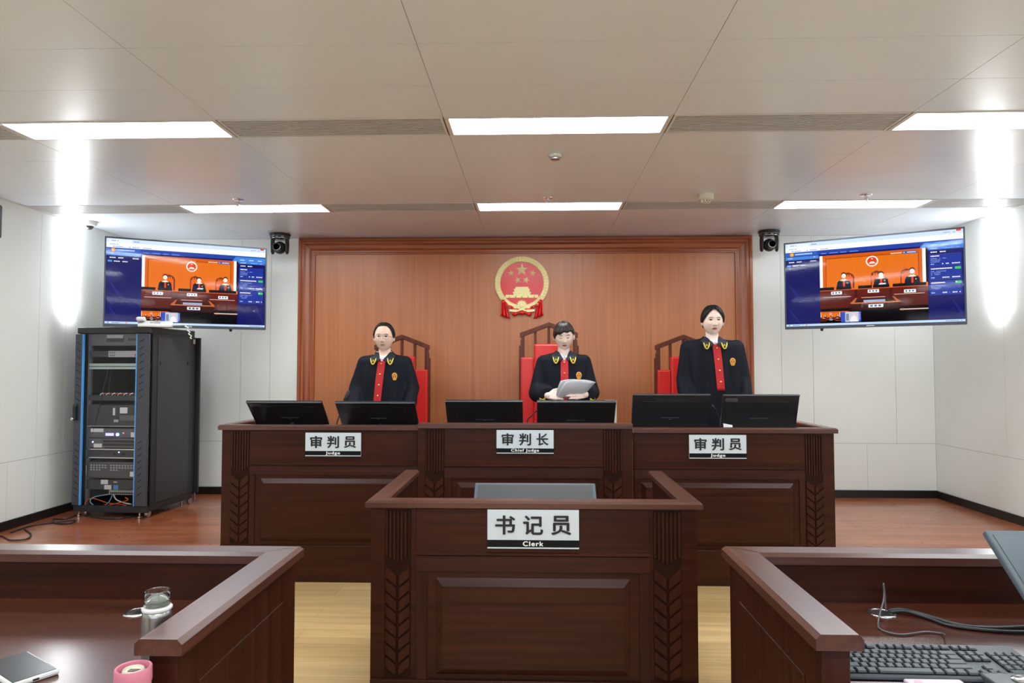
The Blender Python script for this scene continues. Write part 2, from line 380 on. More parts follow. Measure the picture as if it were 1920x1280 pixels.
# ------------------------------------------------------------------ benches and desks
def zpx(y, Y, x=1000): return atY(x, y, Y).z
def rail_prof(w_, h, ch=.008):
    # cross-section: u = depth (0 outer .. w inner), w = height (0 bottom .. h top); chamfered upper edges
    return [(0, 0), (0, h - ch), (ch, h), (w_ - ch, h), (w_, h - ch), (w_, 0)]
def carving(x0, x1, y, ztop, zmid, zbot, parent):
    """strip with upright flutes above and wheat-ear chevrons below; y = face"""
    c = MB(); d = .008
    c.box(x0, x1, y - .001, y + .006, zbot, ztop, 1)
    n = 7; wd = (x1 - x0) / n
    for k in range(n):
        xc = x0 + (k + .5) * wd; dz = abs(k - 3) * .008; pr = [(-.36 * wd, 0), (-.25 * wd, d * .8), (0, d), (.25 * wd, d * .8), (.36 * wd, 0)]
        c.sweep(pr, [((xc, y, zmid - .02 + dz), (1, 0, 0), (0, -1, 0)), ((xc, y, ztop - .004), (1, 0, 0), (0, -1, 0))], 0)
    xm = (x0 + x1) / 2; hw = (x1 - x0) / 2; st = hw * .95; z = zmid - .035
    while z - st * .3 > zbot:
        for sg in (-1, 1):
            a, b = xm + sg * .0025, xm + sg * (hw - .001); t = st * .86
            q = [(a, y - .001, z - hw * .75), (b, y - .001, z), (b, y - .001, max(z - t, zbot)), (a, y - .001, max(z - hw * .75 - t, zbot))]
            if min(q[3][2], q[2][2]) > zbot or z - hw * .75 > zbot + .01:
                q2 = [((p[0] * .88 + (a + b) / 2 * .12), y - d, p[2] * .9 + (z - hw * .37 - t / 2) * .1) for p in q]
                c.add(q + q2, [(4, 5, 6, 7), (0, 1, 5, 4), (1, 2, 6, 5), (2, 3, 7, 6), (3, 0, 4, 7)], 0)
        z -= st
    return c.build('carved_strip', [M_dwz, M_carve], parent)
def raised_panel(x0, x1, z0, z1, y, parent, mat, b=.028, h=.02):
    c = MB(); y -= .001
    c.add([(x0, y, z0), (x1, y, z0), (x1, y, z1), (x0, y, z1), (x0 + b, y - h, z0 + b), (x1 - b, y - h, z0 + b), (x1 - b, y - h, z1 - b), (x0 + b, y - h, z1 - b),
           (x0, y + .01, z0), (x1, y + .01, z0), (x1, y + .01, z1), (x0, y + .01, z1)],
          [(4, 5, 6, 7), (0, 1, 5, 4), (1, 2, 6, 5), (2, 3, 7, 6), (3, 0, 4, 7), (8, 9, 1, 0), (9, 10, 2, 1), (10, 11, 3, 2), (11, 8, 0, 3), (11, 10, 9, 8)])
    return c.build('raised_panel', mat, parent)
def bench(name, label, cat, group, x0, x1, Y, zt, zfloor, rail_h, fl, fr_, panel, zs, carves, sides, depth, worktop_z, over=.02, zback=None):
    """zs = (band_top, mould, panel_top, panel_bot, plinth_top, flute_mid)"""
    t = thing(name, label, cat, ((x0 + x1) / 2, Y + .3, zfloor), group=group)
    bt, zm, zpt, zpb, zpl, zf = zs
    MB().box(x0, x1, Y, Y + .03, zfloor, zt - rail_h).build('front_panel', M_dwx, t)
    # applied boards: end posts, mid band, moulding, plinth
    edges = sorted([x0] + [e for cpair in carves for e in cpair] + [x1])
    a, b = panel_zone = fl, fr_
    c = MB(); c.box(a, b, Y - .006, Y, zm + .006, zt - rail_h - .004)
    c.build('upper_board', M_dwx, t, bevel=.001)
    c = MB(); c.sweep([(0, 0), (.014, .002), (.014, .006), (.006, .012), (0, .012)], [((a, Y, zm - .006), (0, -1, 0), (0, 0, 1)), ((b, Y, zm - .006), (0, -1, 0), (0, 0, 1))])
    c.sweep([(0, 0), (.010, 0), (.006, (zm - zpt) * .62), (0, (zm - zpt) * .62)], [((a, Y, zpt + (zm - zpt) * .28), (0, -1, 0), (0, 0, 1)), ((b, Y, zpt + (zm - zpt) * .28), (0, -1, 0), (0, 0, 1))])
    c.build('moulding', M_dwx, t)
    p0, p1 = panel; c = MB()
    MB().box(a, p0 - .035 if p0 - .035 > a + .004 else a + .006, Y - .007, Y, zpl, zpt + .03).build('stile', M_dwz, t, bevel=.001)
    if b - p1 > .04: MB().box(p1 + .035, b, Y - .007, Y, zpl, zpt + .03).build('stile', M_dwz, t, bevel=.001)
    raised_panel(p0, p1, zpb, zpt, Y, t, M_dwx)
    c = MB(); c.box(x0 + .001, x1 - .001, Y - .012, Y, zfloor, zpl); c.build('plinth', M_dwx, t, bevel=.003)
    for (c0, c1) in carves:
        carving(c0, c1, Y, zt - rail_h - .01, zf, zpl + .005, t)
    # rails and side panels
    prf = rail_prof(.075, rail_h); xa, xb = x0 - over, x1 + over
    c = MB()
    yb = Y + depth
    ma = 1 if 'l' in sides else 0; mb_ = 1 if 'r' in sides else 0
    c.sweep(prf, [((xa if ma else x0, Y - over, zt - rail_h), (ma, 1, 0), (0, 0, 1)), ((xb if mb_ else x1, Y - over, zt - rail_h), (-mb_, 1, 0), (0, 0, 1))])
    c.build('top_rail', M_rail, t)
    for s, xo, sg in (('l', xa, 1), ('r', xb, -1)):
        if s in sides:
            c = MB(); c.sweep(prf, [((xo, Y - over, zt - rail_h), (sg, 1, 0), (0, 0, 1)), ((xo, yb, zt - rail_h), (sg, 0, 0), (0, 0, 1))]); c.build('side_rail', M_raily, t)
            xs_ = x0 if s == 'l' else x1
            MB().box(*sorted((xs_, xs_ + sg * .035)), Y + .03, yb - .01, zback if zback is not None else zfloor, zt - rail_h).build('side_panel', M_dwz, t)
    MB().box(x0 + .035, x1 - .035, Y + .03, yb - .02, worktop_z - .03, worktop_z).build('worktop', M_desk, t)
    return t

YJ = 4.4; ZW = .91
J = lambda y: zpx(y, YJ); xj = lambda px, py=850, Y=YJ: atY(px, py, Y).x
zsL = (J(808), J(872), J(899), J(1018), J(1025), J(880))
bench('judge_bench', 'dark mahogany judge bench section on the left, with a carved strip at its outer edge', 'bench', 'judge bench sections',
      xj(416), xj(783), YJ, J(797.5), 0, .032, xj(469), xj(783), (xj(489), xj(765)), zsL, [(xj(433), xj(468))], 'l', .68, ZW, zback=ZP)
Y2 = 4.32; J2 = lambda y: zpx(y, Y2)
zsM = (J2(805), J2(873), J2(905), J2(1018), J2(1025), J2(882))
bench('judge_bench', 'dark mahogany middle judge bench section, slightly higher and further forward, with two carved strips', 'bench', 'judge bench sections',
      xj(784, 850, Y2), xj(1186, 850, Y2), Y2, J2(793), 0, .032, xj(834, 850, Y2), xj(1130, 850, Y2), (xj(857, 850, Y2), xj(1110, 850, Y2)), zsM,
      [(xj(797, 850, Y2), xj(833, 850, Y2)), (xj(1131, 850, Y2), xj(1167, 850, Y2))], '', .74, ZW, zback=ZP)
zsR = (J(813), J(877.5), J(905.5), J(1024), J(1031), J(888))
zsR = tuple(atY(1400, p, YJ).z for p in (813, 877.5, 905.5, 1024, 1031, 888))
bench('judge_bench', 'dark mahogany judge bench section on the right, with a carved strip at its outer edge', 'bench', 'judge bench sections',
      xj(1188), xj(1564), YJ, atY(1400, 802, YJ).z, 0, .032, xj(1189), xj(1508), (xj(1202), xj(1487)), zsR, [(xj(1509), xj(1543))], 'r', .68, ZW, zback=ZP)
YC = 2.7; K = lambda y: atY(1000, y, YC).z; xk = lambda px: atY(px, 1000, YC).x
clerk = bench('clerk_desk', 'dark mahogany clerk desk with carved side strips, front and centre below the judges', 'desk', None,
      xk(696), xk(1307), YC, K(938.5), 0, .027, xk(781), xk(1217), (xk(818), xk(1181)), (K(953), K(1038), K(1084), K(1265), K(1275), K(1045)),
      [(xk(722), xk(771)), (xk(1224), xk(1277))], 'lr', .80, .70)

def text_part(body, size, weight, spacing, mat, parent, x, y, z, w_target=None, h_target=None, heavy=0):
    me, wd, ht = text(body, size, weight, spacing, heavy=heavy)
    sx = (w_target / wd) if w_target else 1; sz = (h_target / ht) if h_target else sx
    me.transform(Matrix.Diagonal((sx, 1, sz, 1))); me.transform(Matrix.Translation((x, y, z)))
    me.materials.append(mat); return link('lettering', me, parent, world=False)
M_plate = pbr('plate_silver', (.60, .66, .72), .35, metal=0)
M_plateb = pbr('plate_black', (.006, .007, .008), .4, spec=.15)
M_letter = pbr('letter_black', (.008, .009, .011), .5)
M_letterw = pbr('letter_white', (.8, .82, .82), .5)
def plate(label, px0, px1, py0, py1, Y, zh, en, group):
    a = atY(px0, (py0 + py1) / 2, Y); b = atY(px1, (py0 + py1) / 2, Y); z1 = atY((px0 + px1) / 2, py0, Y).z; z0 = atY((px0 + px1) / 2, py1, Y).z
    W, H = b.x - a.x, z1 - z0; t = thing('name_plate', label, 'name plate', ((a.x + b.x) / 2, Y, z0), group=group)
    MB().box(-W / 2, W / 2, -.006, .0065, 0, H).build('plate', M_plate, t, bevel=.001, world=False)
    MB().box(-W / 2, W / 2, -.0072, -.0055, H * .045, H * .225).build('name_band', M_plateb, t, world=False)
    for k, ch in enumerate(zh):
        s = H * .56
        text_part(ch, s, 0, 1, M_letter, t, (k - 1) * W * .305, -.0072, H * .61, h_target=s * (.93 if ch in '审判长' else .88), w_target=s * .93, heavy=s * .026)
    text_part(en, H * .17, 0, 1.18, M_letterw, t, 0, -.0078, H * .135 - (.006 if 'g' in en else 0) * H, h_target=H * (.155 if 'g' in en else .125), w_target=W * {'Judge': .26, 'Chief Judge': .49, 'Clerk': .225}[en], heavy=H * .006)
FY = .0275
plate('silver name plate reading 审判员 Judge on the left judge bench section', 573, 677, 811, 855, YJ - .014, '审判员', 'Judge', 'name plates')
plate('silver name plate reading 审判长 Chief Judge on the middle bench section', 931, 1038, 806, 850, Y2 - .014, '审判长', 'Chief Judge', 'name plates')
plate('silver name plate reading 审判员 Judge on the right judge bench section', 1292, 1399, 815, 859.5, YJ - .014, '审判员', 'Judge', 'name plates')
plate('larger silver name plate reading 书记员 Clerk on the clerk desk', 914, 1085.5, 955, 1028, YC - .014, '书记员', 'Clerk', 'name plates')

# side desks in the foreground
def side_desk(label, s, xo, y0, y1, xfar, Zt=.84):
    """s=+1: desk runs to the right of its side rail, s=-1 to the left. xo = outer edge of the side rail"""
    t = thing('side_desk', label, 'desk', (xo + s * .8, (y0 + y1) / 2, 0), group='side desks')
    prf = rail_prof(.095, .032, .01); pf = rail_prof(.085, .032, .01)
    c = MB(); c.sweep(prf, [((xo, y1, Zt - .032), (s, -.8, 0), (0, 0, 1)), ((xo, y0, Zt - .032), (s, 0, 0), (0, 0, 1))])
    c.build('side_rail', M_raily, t)
    c = MB(); c.sweep(pf, [((xo, y1, Zt - .032), (s * 1.12, -1, 0), (0, 0, 1)), ((xfar, y1, Zt - .032), (0, -1, 0), (0, 0, 1))])
    c.build('top_rail', M_rail, t)
    a, b = sorted((xo + s * .018, xo + s * .075)); MB().box(a, b, y0 + .018, y1 - .02, 0, Zt - .032).build('side_panel', M_dwz, t, bevel=.002)
    a, b = sorted((xo + s * .075, xfar)); MB().box(a, b, y1 - .075, y1 - .02, 0, Zt - .032).build('front_panel', M_dwx, t)
    # shallow framed field on the outer face of the side panel
    xf_ = xo + s * .018; c = MB(); c.box(*sorted((xf_ - s * .0035, xf_ + s * .001)), y0 + .105, y1 - .12, .12, Zt - .125)
    c.build('side_field', M_dwz, t, bevel=.0015)
    a, b = sorted((xo + s * .075, xfar)); c = MB(); c.box(a, b, y0 - .02, y1 - .075, .668, .70)
    a2, b2 = sorted((xo + s * .0, xfar)); c.box(a2, b2, .95, y0 - .02, .668, .70)
    c.build('worktop', M_desk, t)
    a, b = sorted((xfar, xfar - s * .04)); MB().box(a, b, .97, y1 - .08, 0, .668).build('end_panel', M_dwz, t)
side_desk('dark mahogany desk at the lower left, with a phone and bottles on it', -1, -.687, 1.335, 2.045, -2.6)
side_desk('dark mahogany desk at the lower right, with a keyboard and monitor on it', 1, .562, 1.40, 2.085, 2.6)

# ------------------------------------------------------------------ televisions
def screen(W, H, parent):
    """everything the television shows, as flat coloured fields on the panel"""
    mats = []; idx = {}
    def cm(rgb):
        if rgb not in idx: idx[rgb] = len(mats); mats.append(glow('screen_%02x%02x%02x' % rgb, srgb(*rgb), 1.15))
        return idx[rgb]
    c = MB()
    X = lambda u: (u - .5) * W
    Z = lambda v: (1 - v) * H
    def poly(pts, rgb, l): c.add([(X(u), -.0004 * l, Z(v)) for u, v in pts], [list(range(len(pts)))], cm(rgb))
    def R(u0, v0, u1, v1, rgb, l=1): poly([(u0, v1), (u1, v1), (u1, v0), (u0, v0)], rgb, l)
    def O(u, v, r, rgb, l, ar=16 / 9, n=20, sq=1): poly([(u + r * cos(2 * pi * k / n), v + r * ar * sq * sin(2 * pi * k / n)) for k in range(n)][::-1], rgb, l)
    rnd = random.Random(3)
    def dashes(u0, v, u1, rgb, l, h=.008, dens=.8):
        u = u0
        while u < u1:
            wd = rnd.uniform(.004, .011)
            if rnd.random() < dens: R(u, v, min(u + wd, u1), v + h, rgb, l)
            u += wd + .002
    R(0, 0, 1, 1, (16, 20, 92), 0)
    R(0, 0, 1, .045, (205, 225, 250), 1); R(0, .045, 1, .105, (240, 246, 255), 1)
    R(.015, .006, .15, .045, (225, 238, 255), 2); dashes(.03, .02, .07, (90, 110, 150), 3); dashes(.16, .02, .2, (90, 110, 150), 3)
    R(.10, .055, .86, .078, (250, 252, 255), 2); dashes(.02, .062, .09, (150, 160, 180), 3); dashes(.02, .088, .28, (120, 130, 160), 3)
    R(.965, .0, .99, .018, (230, 60, 60), 3); dashes(.9, .02, .96, (150, 160, 180), 3)
    R(0, .105, 1, .155, (36, 66, 160), 1); poly([(.77, .19), (1, .19), (1, .12), (.80, .12)], (66, 130, 215), 2); R(0, .105, .2, .155, (46, 92, 190), 2)
    O(.04, .132, .013, (240, 150, 40), 4); O(.04, .132, .006, (255, 190, 70), 5); dashes(.06, .124, .165, (190, 215, 250), 3, .016, 1)
    for a, b in ((.22, .25), (.27, .32), (.335, .37), (.39, .44)): dashes(a, .142, b, (130, 170, 240), 3, .008, 1)
    for a, b in ((.83, .86), (.89, .92), (.95, .975)): dashes(a, .15, b, (200, 225, 255), 3, .012, 1)
    R(0, .16, .205, .198, (70, 130, 215), 2); dashes(.015, .172, .06, (200, 220, 250), 3); dashes(.165, .172, .195, (200, 220, 250), 3)
    for a, b in ((.02, .055), (.07, .1), (.155, .19)): dashes(a, .218, b, (235, 240, 255), 3, .012, 1)
    R(.01, .255, .035, .275, (70, 150, 235), 2)
    for a, b in ((.045, .08), (.095, .125)): dashes(a, .26, b, (235, 240, 255), 3, .012, 1)
    for k in range(7): poly([(.01 + .01 * k, .48 + .03 * k), (.012 + .01 * k, .477 + .03 * k), (.05 + .012 * k, .56 + .03 * k), (.048 + .012 * k, .563 + .03 * k)], (36, 44, 130), 2)
    for k in range(5): poly([(.01 + .01 * k, .78 + .03 * k), (.012 + .01 * k, .777 + .03 * k), (.05 + .012 * k, .86 + .03 * k), (.048 + .012 * k, .863 + .03 * k)], (36, 44, 130), 2)
    # the hearing shown live in the middle
    def hearing(u0, v0, u1, v1, l, full=True):
        U = lambda a: u0 + a * (u1 - u0); V = lambda b: v0 + b * (v1 - v0)
        r = lambda a, b, c_, d, col, q: R(U(a), V(b), U(c_), V(d), col, l + q)
        r(0, 0, 1, 1, (14, 4, 6), 0); r(0, 0, 1, .56, (226, 112, 24), 1)
        r(.0, .0, .03, .47, (235, 236, 236), 2); r(.955, .0, .985, .47, (240, 240, 240), 2); r(.985, 0, 1, .47, (15, 15, 20), 2)
        r(.03, 0, .06, .5, (214, 96, 16), 3); r(.925, 0, .955, .5, (214, 96, 16), 3); r(.03, 0, .955, .045, (206, 90, 14), 3)
        r(.06, .045, .066, .5, (150, 60, 10), 4); r(.918, .045, .925, .5, (150, 60, 10), 4); r(.06, .045, .925, .055, (150, 60, 10), 4)
        for k in range(9): r(.12 + k * .085, .055, .125 + k * .085, .5, (216, 104, 20), 2)
        o = lambda a, b, rr, col, q, sq=1: O(U(a), V(b), rr * (u1 - u0), col, l + q, sq=sq)
        o(.505, .13, .058, (250, 236, 225), 5); o(.505, .13, .045, (226, 60, 20), 6)
        r(.475, .15, .535, .165, (250, 225, 205), 7); r(.485, .135, .525, .15, (250, 225, 205), 7); r(.475, .185, .535, .20, (240, 200, 190), 7); o(.505, .095, .008, (255, 220, 170), 7)
        for cx, top, lift in ((.275, .265, 0), (.545, .265, .01), (.815, .265, 0)):
            q = [(cx - .055, .50), (cx - .055, .335), (cx - .045, .295), (cx, top), (cx + .045, .295), (cx + .06, .335), (cx + .06, .50)]
            poly([(U(a), V(b)) for a, b in q][::-1], (120, 44, 16), l + 5)
            for k in range(3): r(cx - .03 + k * .022, .30, cx - .015 + k * .022, .35, (226, 112, 24), 6)
            r(cx - .045, .33, cx + .045, .50, (238, 96, 26), 7)
        for cx, hy in ((.235, .285), (.585, .305), (.865, .28)):
            q = [(cx - .075, .52), (cx - .062, .40), (cx - .035, .365), (cx + .035, .365), (cx + .062, .40), (cx + .075, .52)]
            poly([(U(a), V(b)) for a, b in q][::-1], (16, 22, 44), l + 9)
            o(cx, hy + .012, .026, (22, 14, 12), 10); o(cx, hy + .03, .022, (250, 226, 214), 11, 1.15)
            r(cx - .02, .36, cx + .02, .385, (245, 240, 236), 11); r(cx - .008, .385, cx + .010, .47, (226, 62, 26), 12); o(cx + .032, .42, .006, (240, 200, 70), 12)
            r(cx - .035, .37, cx - .018, .385, (230, 220, 140), 12); r(cx + .018, .37, cx + .035, .385, (230, 220, 140), 12)
        poly([(U(a), V(b)) for a, b in ((.555, .475), (.625, .475), (.63, .45), (.575, .45))], (235, 225, 250), l + 13)
        for a, b in ((.0, .14), (.16, .285), (.37, .50), (.51, .66), (.69, .85), (.855, .985)): r(a, .47 + (0 if a < .6 else -.0), b, .52, (12, 12, 18), 14)
        r(0, .515, 1, .60, (96, 22, 14), 15); r(0, .513, 1, .522, (210, 96, 50), 16)
        for a, b in ((.34, .36), (.66, .68)): r(a, .52, b, .66, (60, 12, 8), 16)
        r(0, .60, 1, .78, (86, 18, 10), 15); r(.03, .615, .3, .622, (230, 190, 180), 16); r(.4, .64, .62, .647, (230, 190, 180), 16); r(.7, .615, .97, .622, (230, 190, 180), 16)
        r(.3, .665, .75, .82, (54, 12, 8), 17); poly([(U(a), V(b)) for a, b in ((.29, .72), (.33, .72), (.36, .645), (.345, .645))], (190, 92, 44), l + 18)
        poly([(U(a), V(b)) for a, b in ((.72, .72), (.76, .72), (.70, .645), (.685, .645))], (190, 92, 44), l + 18); r(.3, .712, .75, .728, (200, 110, 60), 19)
        r(.42, .68, .62, .712, (150, 170, 205), 19)
        for a, b in ((.11, .215), (.46, .565), (.79, .895)):
            y = .535 if a < .7 else .56
            r(a, y, b, y + .045, (238, 244, 252), 20)
            for k in range(3): r(a + .012 + k * .03, y + .01, a + .028 + k * .03, y + .032, (90, 96, 110), 21)
        r(.465, .745, .60, .79, (238, 244, 252), 20)
        for k in range(3): r(.48 + k * .038, .753, .505 + k * .038, .78, (90, 96, 110), 21)
        r(0, .80, .42, 1, (10, 6, 10), 16); r(.42, .82, 1, 1, (8, 6, 12), 16)
        poly([(U(a), V(b)) for a, b in ((.0, .845), (.0, .825), (.27, .825), (.30, .845))], (196, 96, 48), l + 18)
        r(.75, .825, 1, .84, (226, 190, 175), 18); r(.77, .815, .78, .85, (200, 120, 70), 19)
    hearing(.21, .175, .815, .978, 2)
    dashes(.62, .205, .68, (250, 235, 220), 24, .01, 1); R(.685, .195, .76, .225, (66, 96, 170), 24); dashes(.69, .205, .755, (235, 240, 255), 25, .01, .8)
    hearing(.212, .85, .33, .965, 26, False)
    R(.332, .85, .448, .965, (52, 78, 186), 26); R(.357, .85, .435, .965, (196, 200, 214), 27); R(.362, .87, .378, .95, (120, 130, 150), 28)
    poly([(.385, .965), (.39, .915), (.40, .895), (.415, .895), (.425, .92), (.428, .965)], (236, 230, 238), 29); O(.405, .875, .010, (226, 200, 196), 30)
    for k in range(5): R(.4385, .86 + k * .018, .443, .868 + k * .018, (220, 230, 250), 28)
    # right hand list of cards
    R(.82, .178, 1, .205, (58, 110, 205), 2); dashes(.832, .187, .87, (210, 230, 255), 3); dashes(.90, .187, .98, (150, 190, 250), 3)
    dashes(.832, .224, .865, (250, 250, 255), 3, .012, 1); dashes(.88, .224, .91, (250, 250, 255), 3, .012, 1)
    for k, (v0, v1) in enumerate(((.255, .385), (.395, .535), (.55, .70))):
        R(.824, v0, .988, v1, (30, 50, 150), 2); R(.824, v0, .988, v0 + .003, (60, 84, 190), 3); R(.824, v1 - .003, .988, v1, (60, 84, 190), 3)
        dashes(.832, v0 + .014, .832 + (.045, .11, .07)[k], (250, 250, 255), 4, .012, 1)
        if k: R(.955, v0 + .008, .985, v0 + .034, (60, 200, 80), 4); dashes(.958, v0 + .014, .982, (220, 255, 220), 5, .01, .6)
        for j in range(3): dashes(.832, v0 + .045 + .018 * j, .832 + (.08, .05, .045)[j], (150, 170, 220), 4, .007, .8)
        dashes(.832, v1 - .028, .85, (150, 190, 250), 4, .012, 1); dashes(.89, v1 - .028, .925, (225, 235, 255), 4, .012, .9); dashes(.94, v1 - .028, .98, (225, 235, 255), 4, .012, .9)
    for k in range(6): poly([(.93 + .008 * k, .74 + .03 * k), (.932 + .008 * k, .737 + .03 * k), (.96 + .008 * k, .80 + .03 * k), (.958 + .008 * k, .803 + .03 * k)], (36, 44, 130), 2)
    R(0, .975, 1, 1, (190, 214, 244), 30); R(.015, .981, .022, .994, (60, 120, 220), 31); R(.03, .981, .037, .994, (240, 250, 255), 31); R(.12, .981, .13, .994, (240, 120, 60), 31)
    dashes(.04, .985, .1, (90, 120, 170), 31); dashes(.9, .984, .985, (110, 130, 170), 31)
    return c.build('screen', mats, parent, world=False, fix=False)
M_tvglass = None
def cover_glass():
    if 'cover_glass' in MATS: return MATS['cover_glass']
    m = bpy.data.materials.new('cover_glass'); m.use_nodes = True; N, L = nt(m); N.remove(N['Principled BSDF'])
    g = N.new('ShaderNodeBsdfGlossy'); g.inputs['Roughness'].default_value = .06; t = N.new('ShaderNodeBsdfTransparent'); x = N.new('ShaderNodeMixShader')
    f = N.new('ShaderNodeFresnel'); f.inputs[0].default_value = 1.25; L.new(f.outputs[0], x.inputs[0]); L.new(t.outputs[0], x.inputs[1]); L.new(g.outputs[0], x.inputs[2])
    L.new(x.outputs[0], N['Material Output'].inputs[0]); MATS['cover_glass'] = m; return m
def television(label, L, Rr, ztop, zbot):
    a, b = Vector(L), Vector(Rr); W = (b - a).length; H = ztop - zbot; ang = math.atan2(b.y - a.y, b.x - a.x)
    c0 = (a + b) / 2; t = thing('television', label, 'television', (c0.x, c0.y, zbot), ang, group='televisions')
    MB().box(-W / 2, W / 2, .012, .05, 0, H).box(-W * .3, W * .3, .05, .085, .06, H * .62).build('housing', M_black, t, bevel=.004, world=False)
    e = .011; bz = MB()
    bz.box(-W / 2, W / 2, -.004, .012, 0, .022).box(-W / 2, W / 2, -.004, .012, H - e, H).box(-W / 2, -W / 2 + e, -.004, .012, .022, H - e).box(W / 2 - e, W / 2, -.004, .012, .022, H - e)
    bz.build('bezel', pbr('tv_bezel', (.05, .06, .08), .3, metal=.4), t, bevel=.001, world=False)
    MB().box(-.028, .028, -.0055, -.004, .007, .014).build('badge', M_steel, t, world=False)
    s = screen(W - 2 * e, H - e - .022, t); s.location = (0, .0115, .022)
    g = MB().box(-W / 2 + e, W / 2 - e, -.0035, -.002, .022, H - e); g.build('cover_glass', cover_glass(), t, world=False)
    # bracket arm back to the corner
    d = Matrix.Rotation(-ang, 3, 'Z'); corner = Vector((XL + .02 if c0.x < 0 else XR - .02, YB - .02, 0)); q = d @ Vector((corner.x - c0.x, corner.y - c0.y, 0)) * .97
    MB().box(-.15, .15, .085, .10, H * .2, H * .8).tube([(0, .1, H * .5), (q.x * .5 - .12, q.y * .5, H * .5), (q.x, q.y, H * .5)], .022, 10).build('bracket', M_blackm, t, world=False)
    MB().lathe([(.01, 0), (.013, .02)], (-W * .28 if c0.x > 0 else W * .27, .03, -.02), 16).build('sensor', M_black, t, world=False)
    return t
television('wide television in the left corner above the equipment rack, showing the hearing', (-3.425, 5.32), (-2.344, 5.905), 2.425, 1.705)
television('wide television in the right corner showing the hearing, no rack beneath it', (2.10, 5.756), (3.19, 5.113), 2.415, 1.693)

# ------------------------------------------------------------------ cameras, sensors, sprinklers, speaker
def swivel_camera(label, px, Y, group='swivel cameras'):
    x = atY(px, 450, Y).x; t = thing('swivel_camera', label, 'camera', (x, Y, ZC), group=group)
    MB().lathe([(.075, 0), (.082, -.004), (.082, -.018), (.076, -.020)], seg=40).build('mount', M_black, t, world=False, smooth=True)
    c = MB().lathe([(.072, -.020), (.074, -.024), (.070, -.045), (.060, -.05)], seg=40); c.m = 1
    for k in range(10):
        a = 2 * pi * k / 10; i0 = len(c.v); c.box(.0705, .0745, -.012, .012, -.04, -.029); c.xf(Matrix.Rotation(a, 4, 'Z'), i0)
    c.build('collar', [pbr('camera_collar', (.25, .25, .26), .25, metal=.8), M_blackm], t, world=False, smooth=True)
    for s in (-1, 1):
        c = MB(); c.sweep([(-.025, 0), (.025, 0), (.03, .05), (.022, .11), (0, .125), (-.022, .11), (-.03, .05)], [((s * .050, 0, -.045), (0, 1, 0), (0, 0, -1)), ((s * .066, 0, -.045), (0, 1, 0), (0, 0, -1))])
        c.build('fork_arm', M_black, t, bevel=.003, world=False)
    h = MB(); h.ball((0, 0, -.115), (.049, .05, .052), 24, 16).lathe([(.033, -.02), (.036, -.055), (.034, -.072), (.030, -.074)], (0, 0, -.12), 28, 'y')
    head = h.build('head', M_black, t, world=False, smooth=True)
    MB().lathe([(.026, -.0745), (.024, -.066), (.012, -.062)], (0, 0, -.12), 28, 'y').lathe([(.03, -.073), (.033, -.076), (.029, -.077), (.027, -.0745)], (0, 0, -.12), 28, 'y').build('lens', pbr('lens_glass', (.03, .05, .06), .05, coat=1), head, world=False, smooth=True)
    head.rotation_euler = (0, 0, 0)
    return t
a1 = swivel_camera('black swivel camera hanging from the ceiling beside the left television', 525, 6.2)
a2 = swivel_camera('black swivel camera hanging from the ceiling beside the right television', 1442, 6.2)
for o in (a1, a2): o.scale = (1.15, 1.15, 1.12)
p = atZ(167, 415, ZC)
t = thing('dome_camera', 'small white dome camera on the ceiling left of the left television', 'camera', (atY(167, 415, 5.62).x, 5.62, ZC))
MB().lathe([(.06, 0), (.062, -.02), (.055, -.035), (.045, -.04)], seg=32).build('housing', M_white, t, world=False, smooth=True)
MB().ball((0, 0, -.038), (.038, .038, .034), 24, 14).build('dome', pbr('dome_smoked', (.06, .06, .07), .08, coat=1), t, world=False, smooth=True)
def sprinkler(px, py, label, kind=0):
    p = atZ(px, py, ZC); t = thing('sprinkler', label, 'sprinkler', (p.x, p.y, ZC), group='ceiling sprinklers')
    MB().lathe([(.040, 0), (.038, -.005), (.015, -.009)], seg=28).build('rosette', M_chrome, t, world=False, smooth=True)
    MB().lathe([(.010, -.005), (.010, -.025), (.006, -.028)], seg=16).tube([(-.009, 0, -.022), (-.013, 0, -.036), (-.003, 0, -.048)], .002).tube([(.009, 0, -.022), (.013, 0, -.036), (.003, 0, -.048)], .002).build('nozzle', M_chrome, t, world=False, smooth=True)
    MB().lathe([(.003, -.028), (.003, -.046), (.014, -.047), (.014, -.049), (.003, -.050)], seg=16).build('deflector', M_chrome, t, world=False, smooth=True)
sprinkler(447, 374, 'chrome ceiling sprinkler just in front of the farther left ceiling light')
sprinkler(1027, 371, 'chrome ceiling sprinkler just in front of the farther middle ceiling light')
sprinkler(1624, 365, 'chrome ceiling sprinkler just in front of the farther right ceiling light')
p = atZ(1041, 289, ZC); t = thing('ceiling_sensor', 'round silver sensor on the ceiling between the two middle lights', 'sensor', (p.x, p.y, ZC))
MB().lathe([(.040, 0), (.042, -.006), (.036, -.022), (.030, -.026)], seg=32).build('ring', pbr('sensor_silver', (.6, .62, .63), .3, metal=.6), t, world=False, smooth=True)
MB().lathe([(.030, -.02), (.028, -.032), (.016, -.036), (.0, -.036)], seg=32).build('eye', M_steel, t, world=False, smooth=True)
p = atZ(1323, 365, ZC); t = thing('smoke_detector', 'cream box-shaped smoke detector on the ceiling right of the middle light', 'smoke detector', (p.x, p.y, ZC))
M_cream = pbr('cream_plastic', (.75, .72, .60), .5)
MB().lathe([(.056, 0), (.056, -.03), (.050, -.038)], seg=36).build('base', M_cream, t, world=False, smooth=True)
c = MB().lathe([(.036, -.036), (.034, -.056), (.028, -.060)], seg=24); c.build('cap', M_cream, t, world=False, smooth=True)
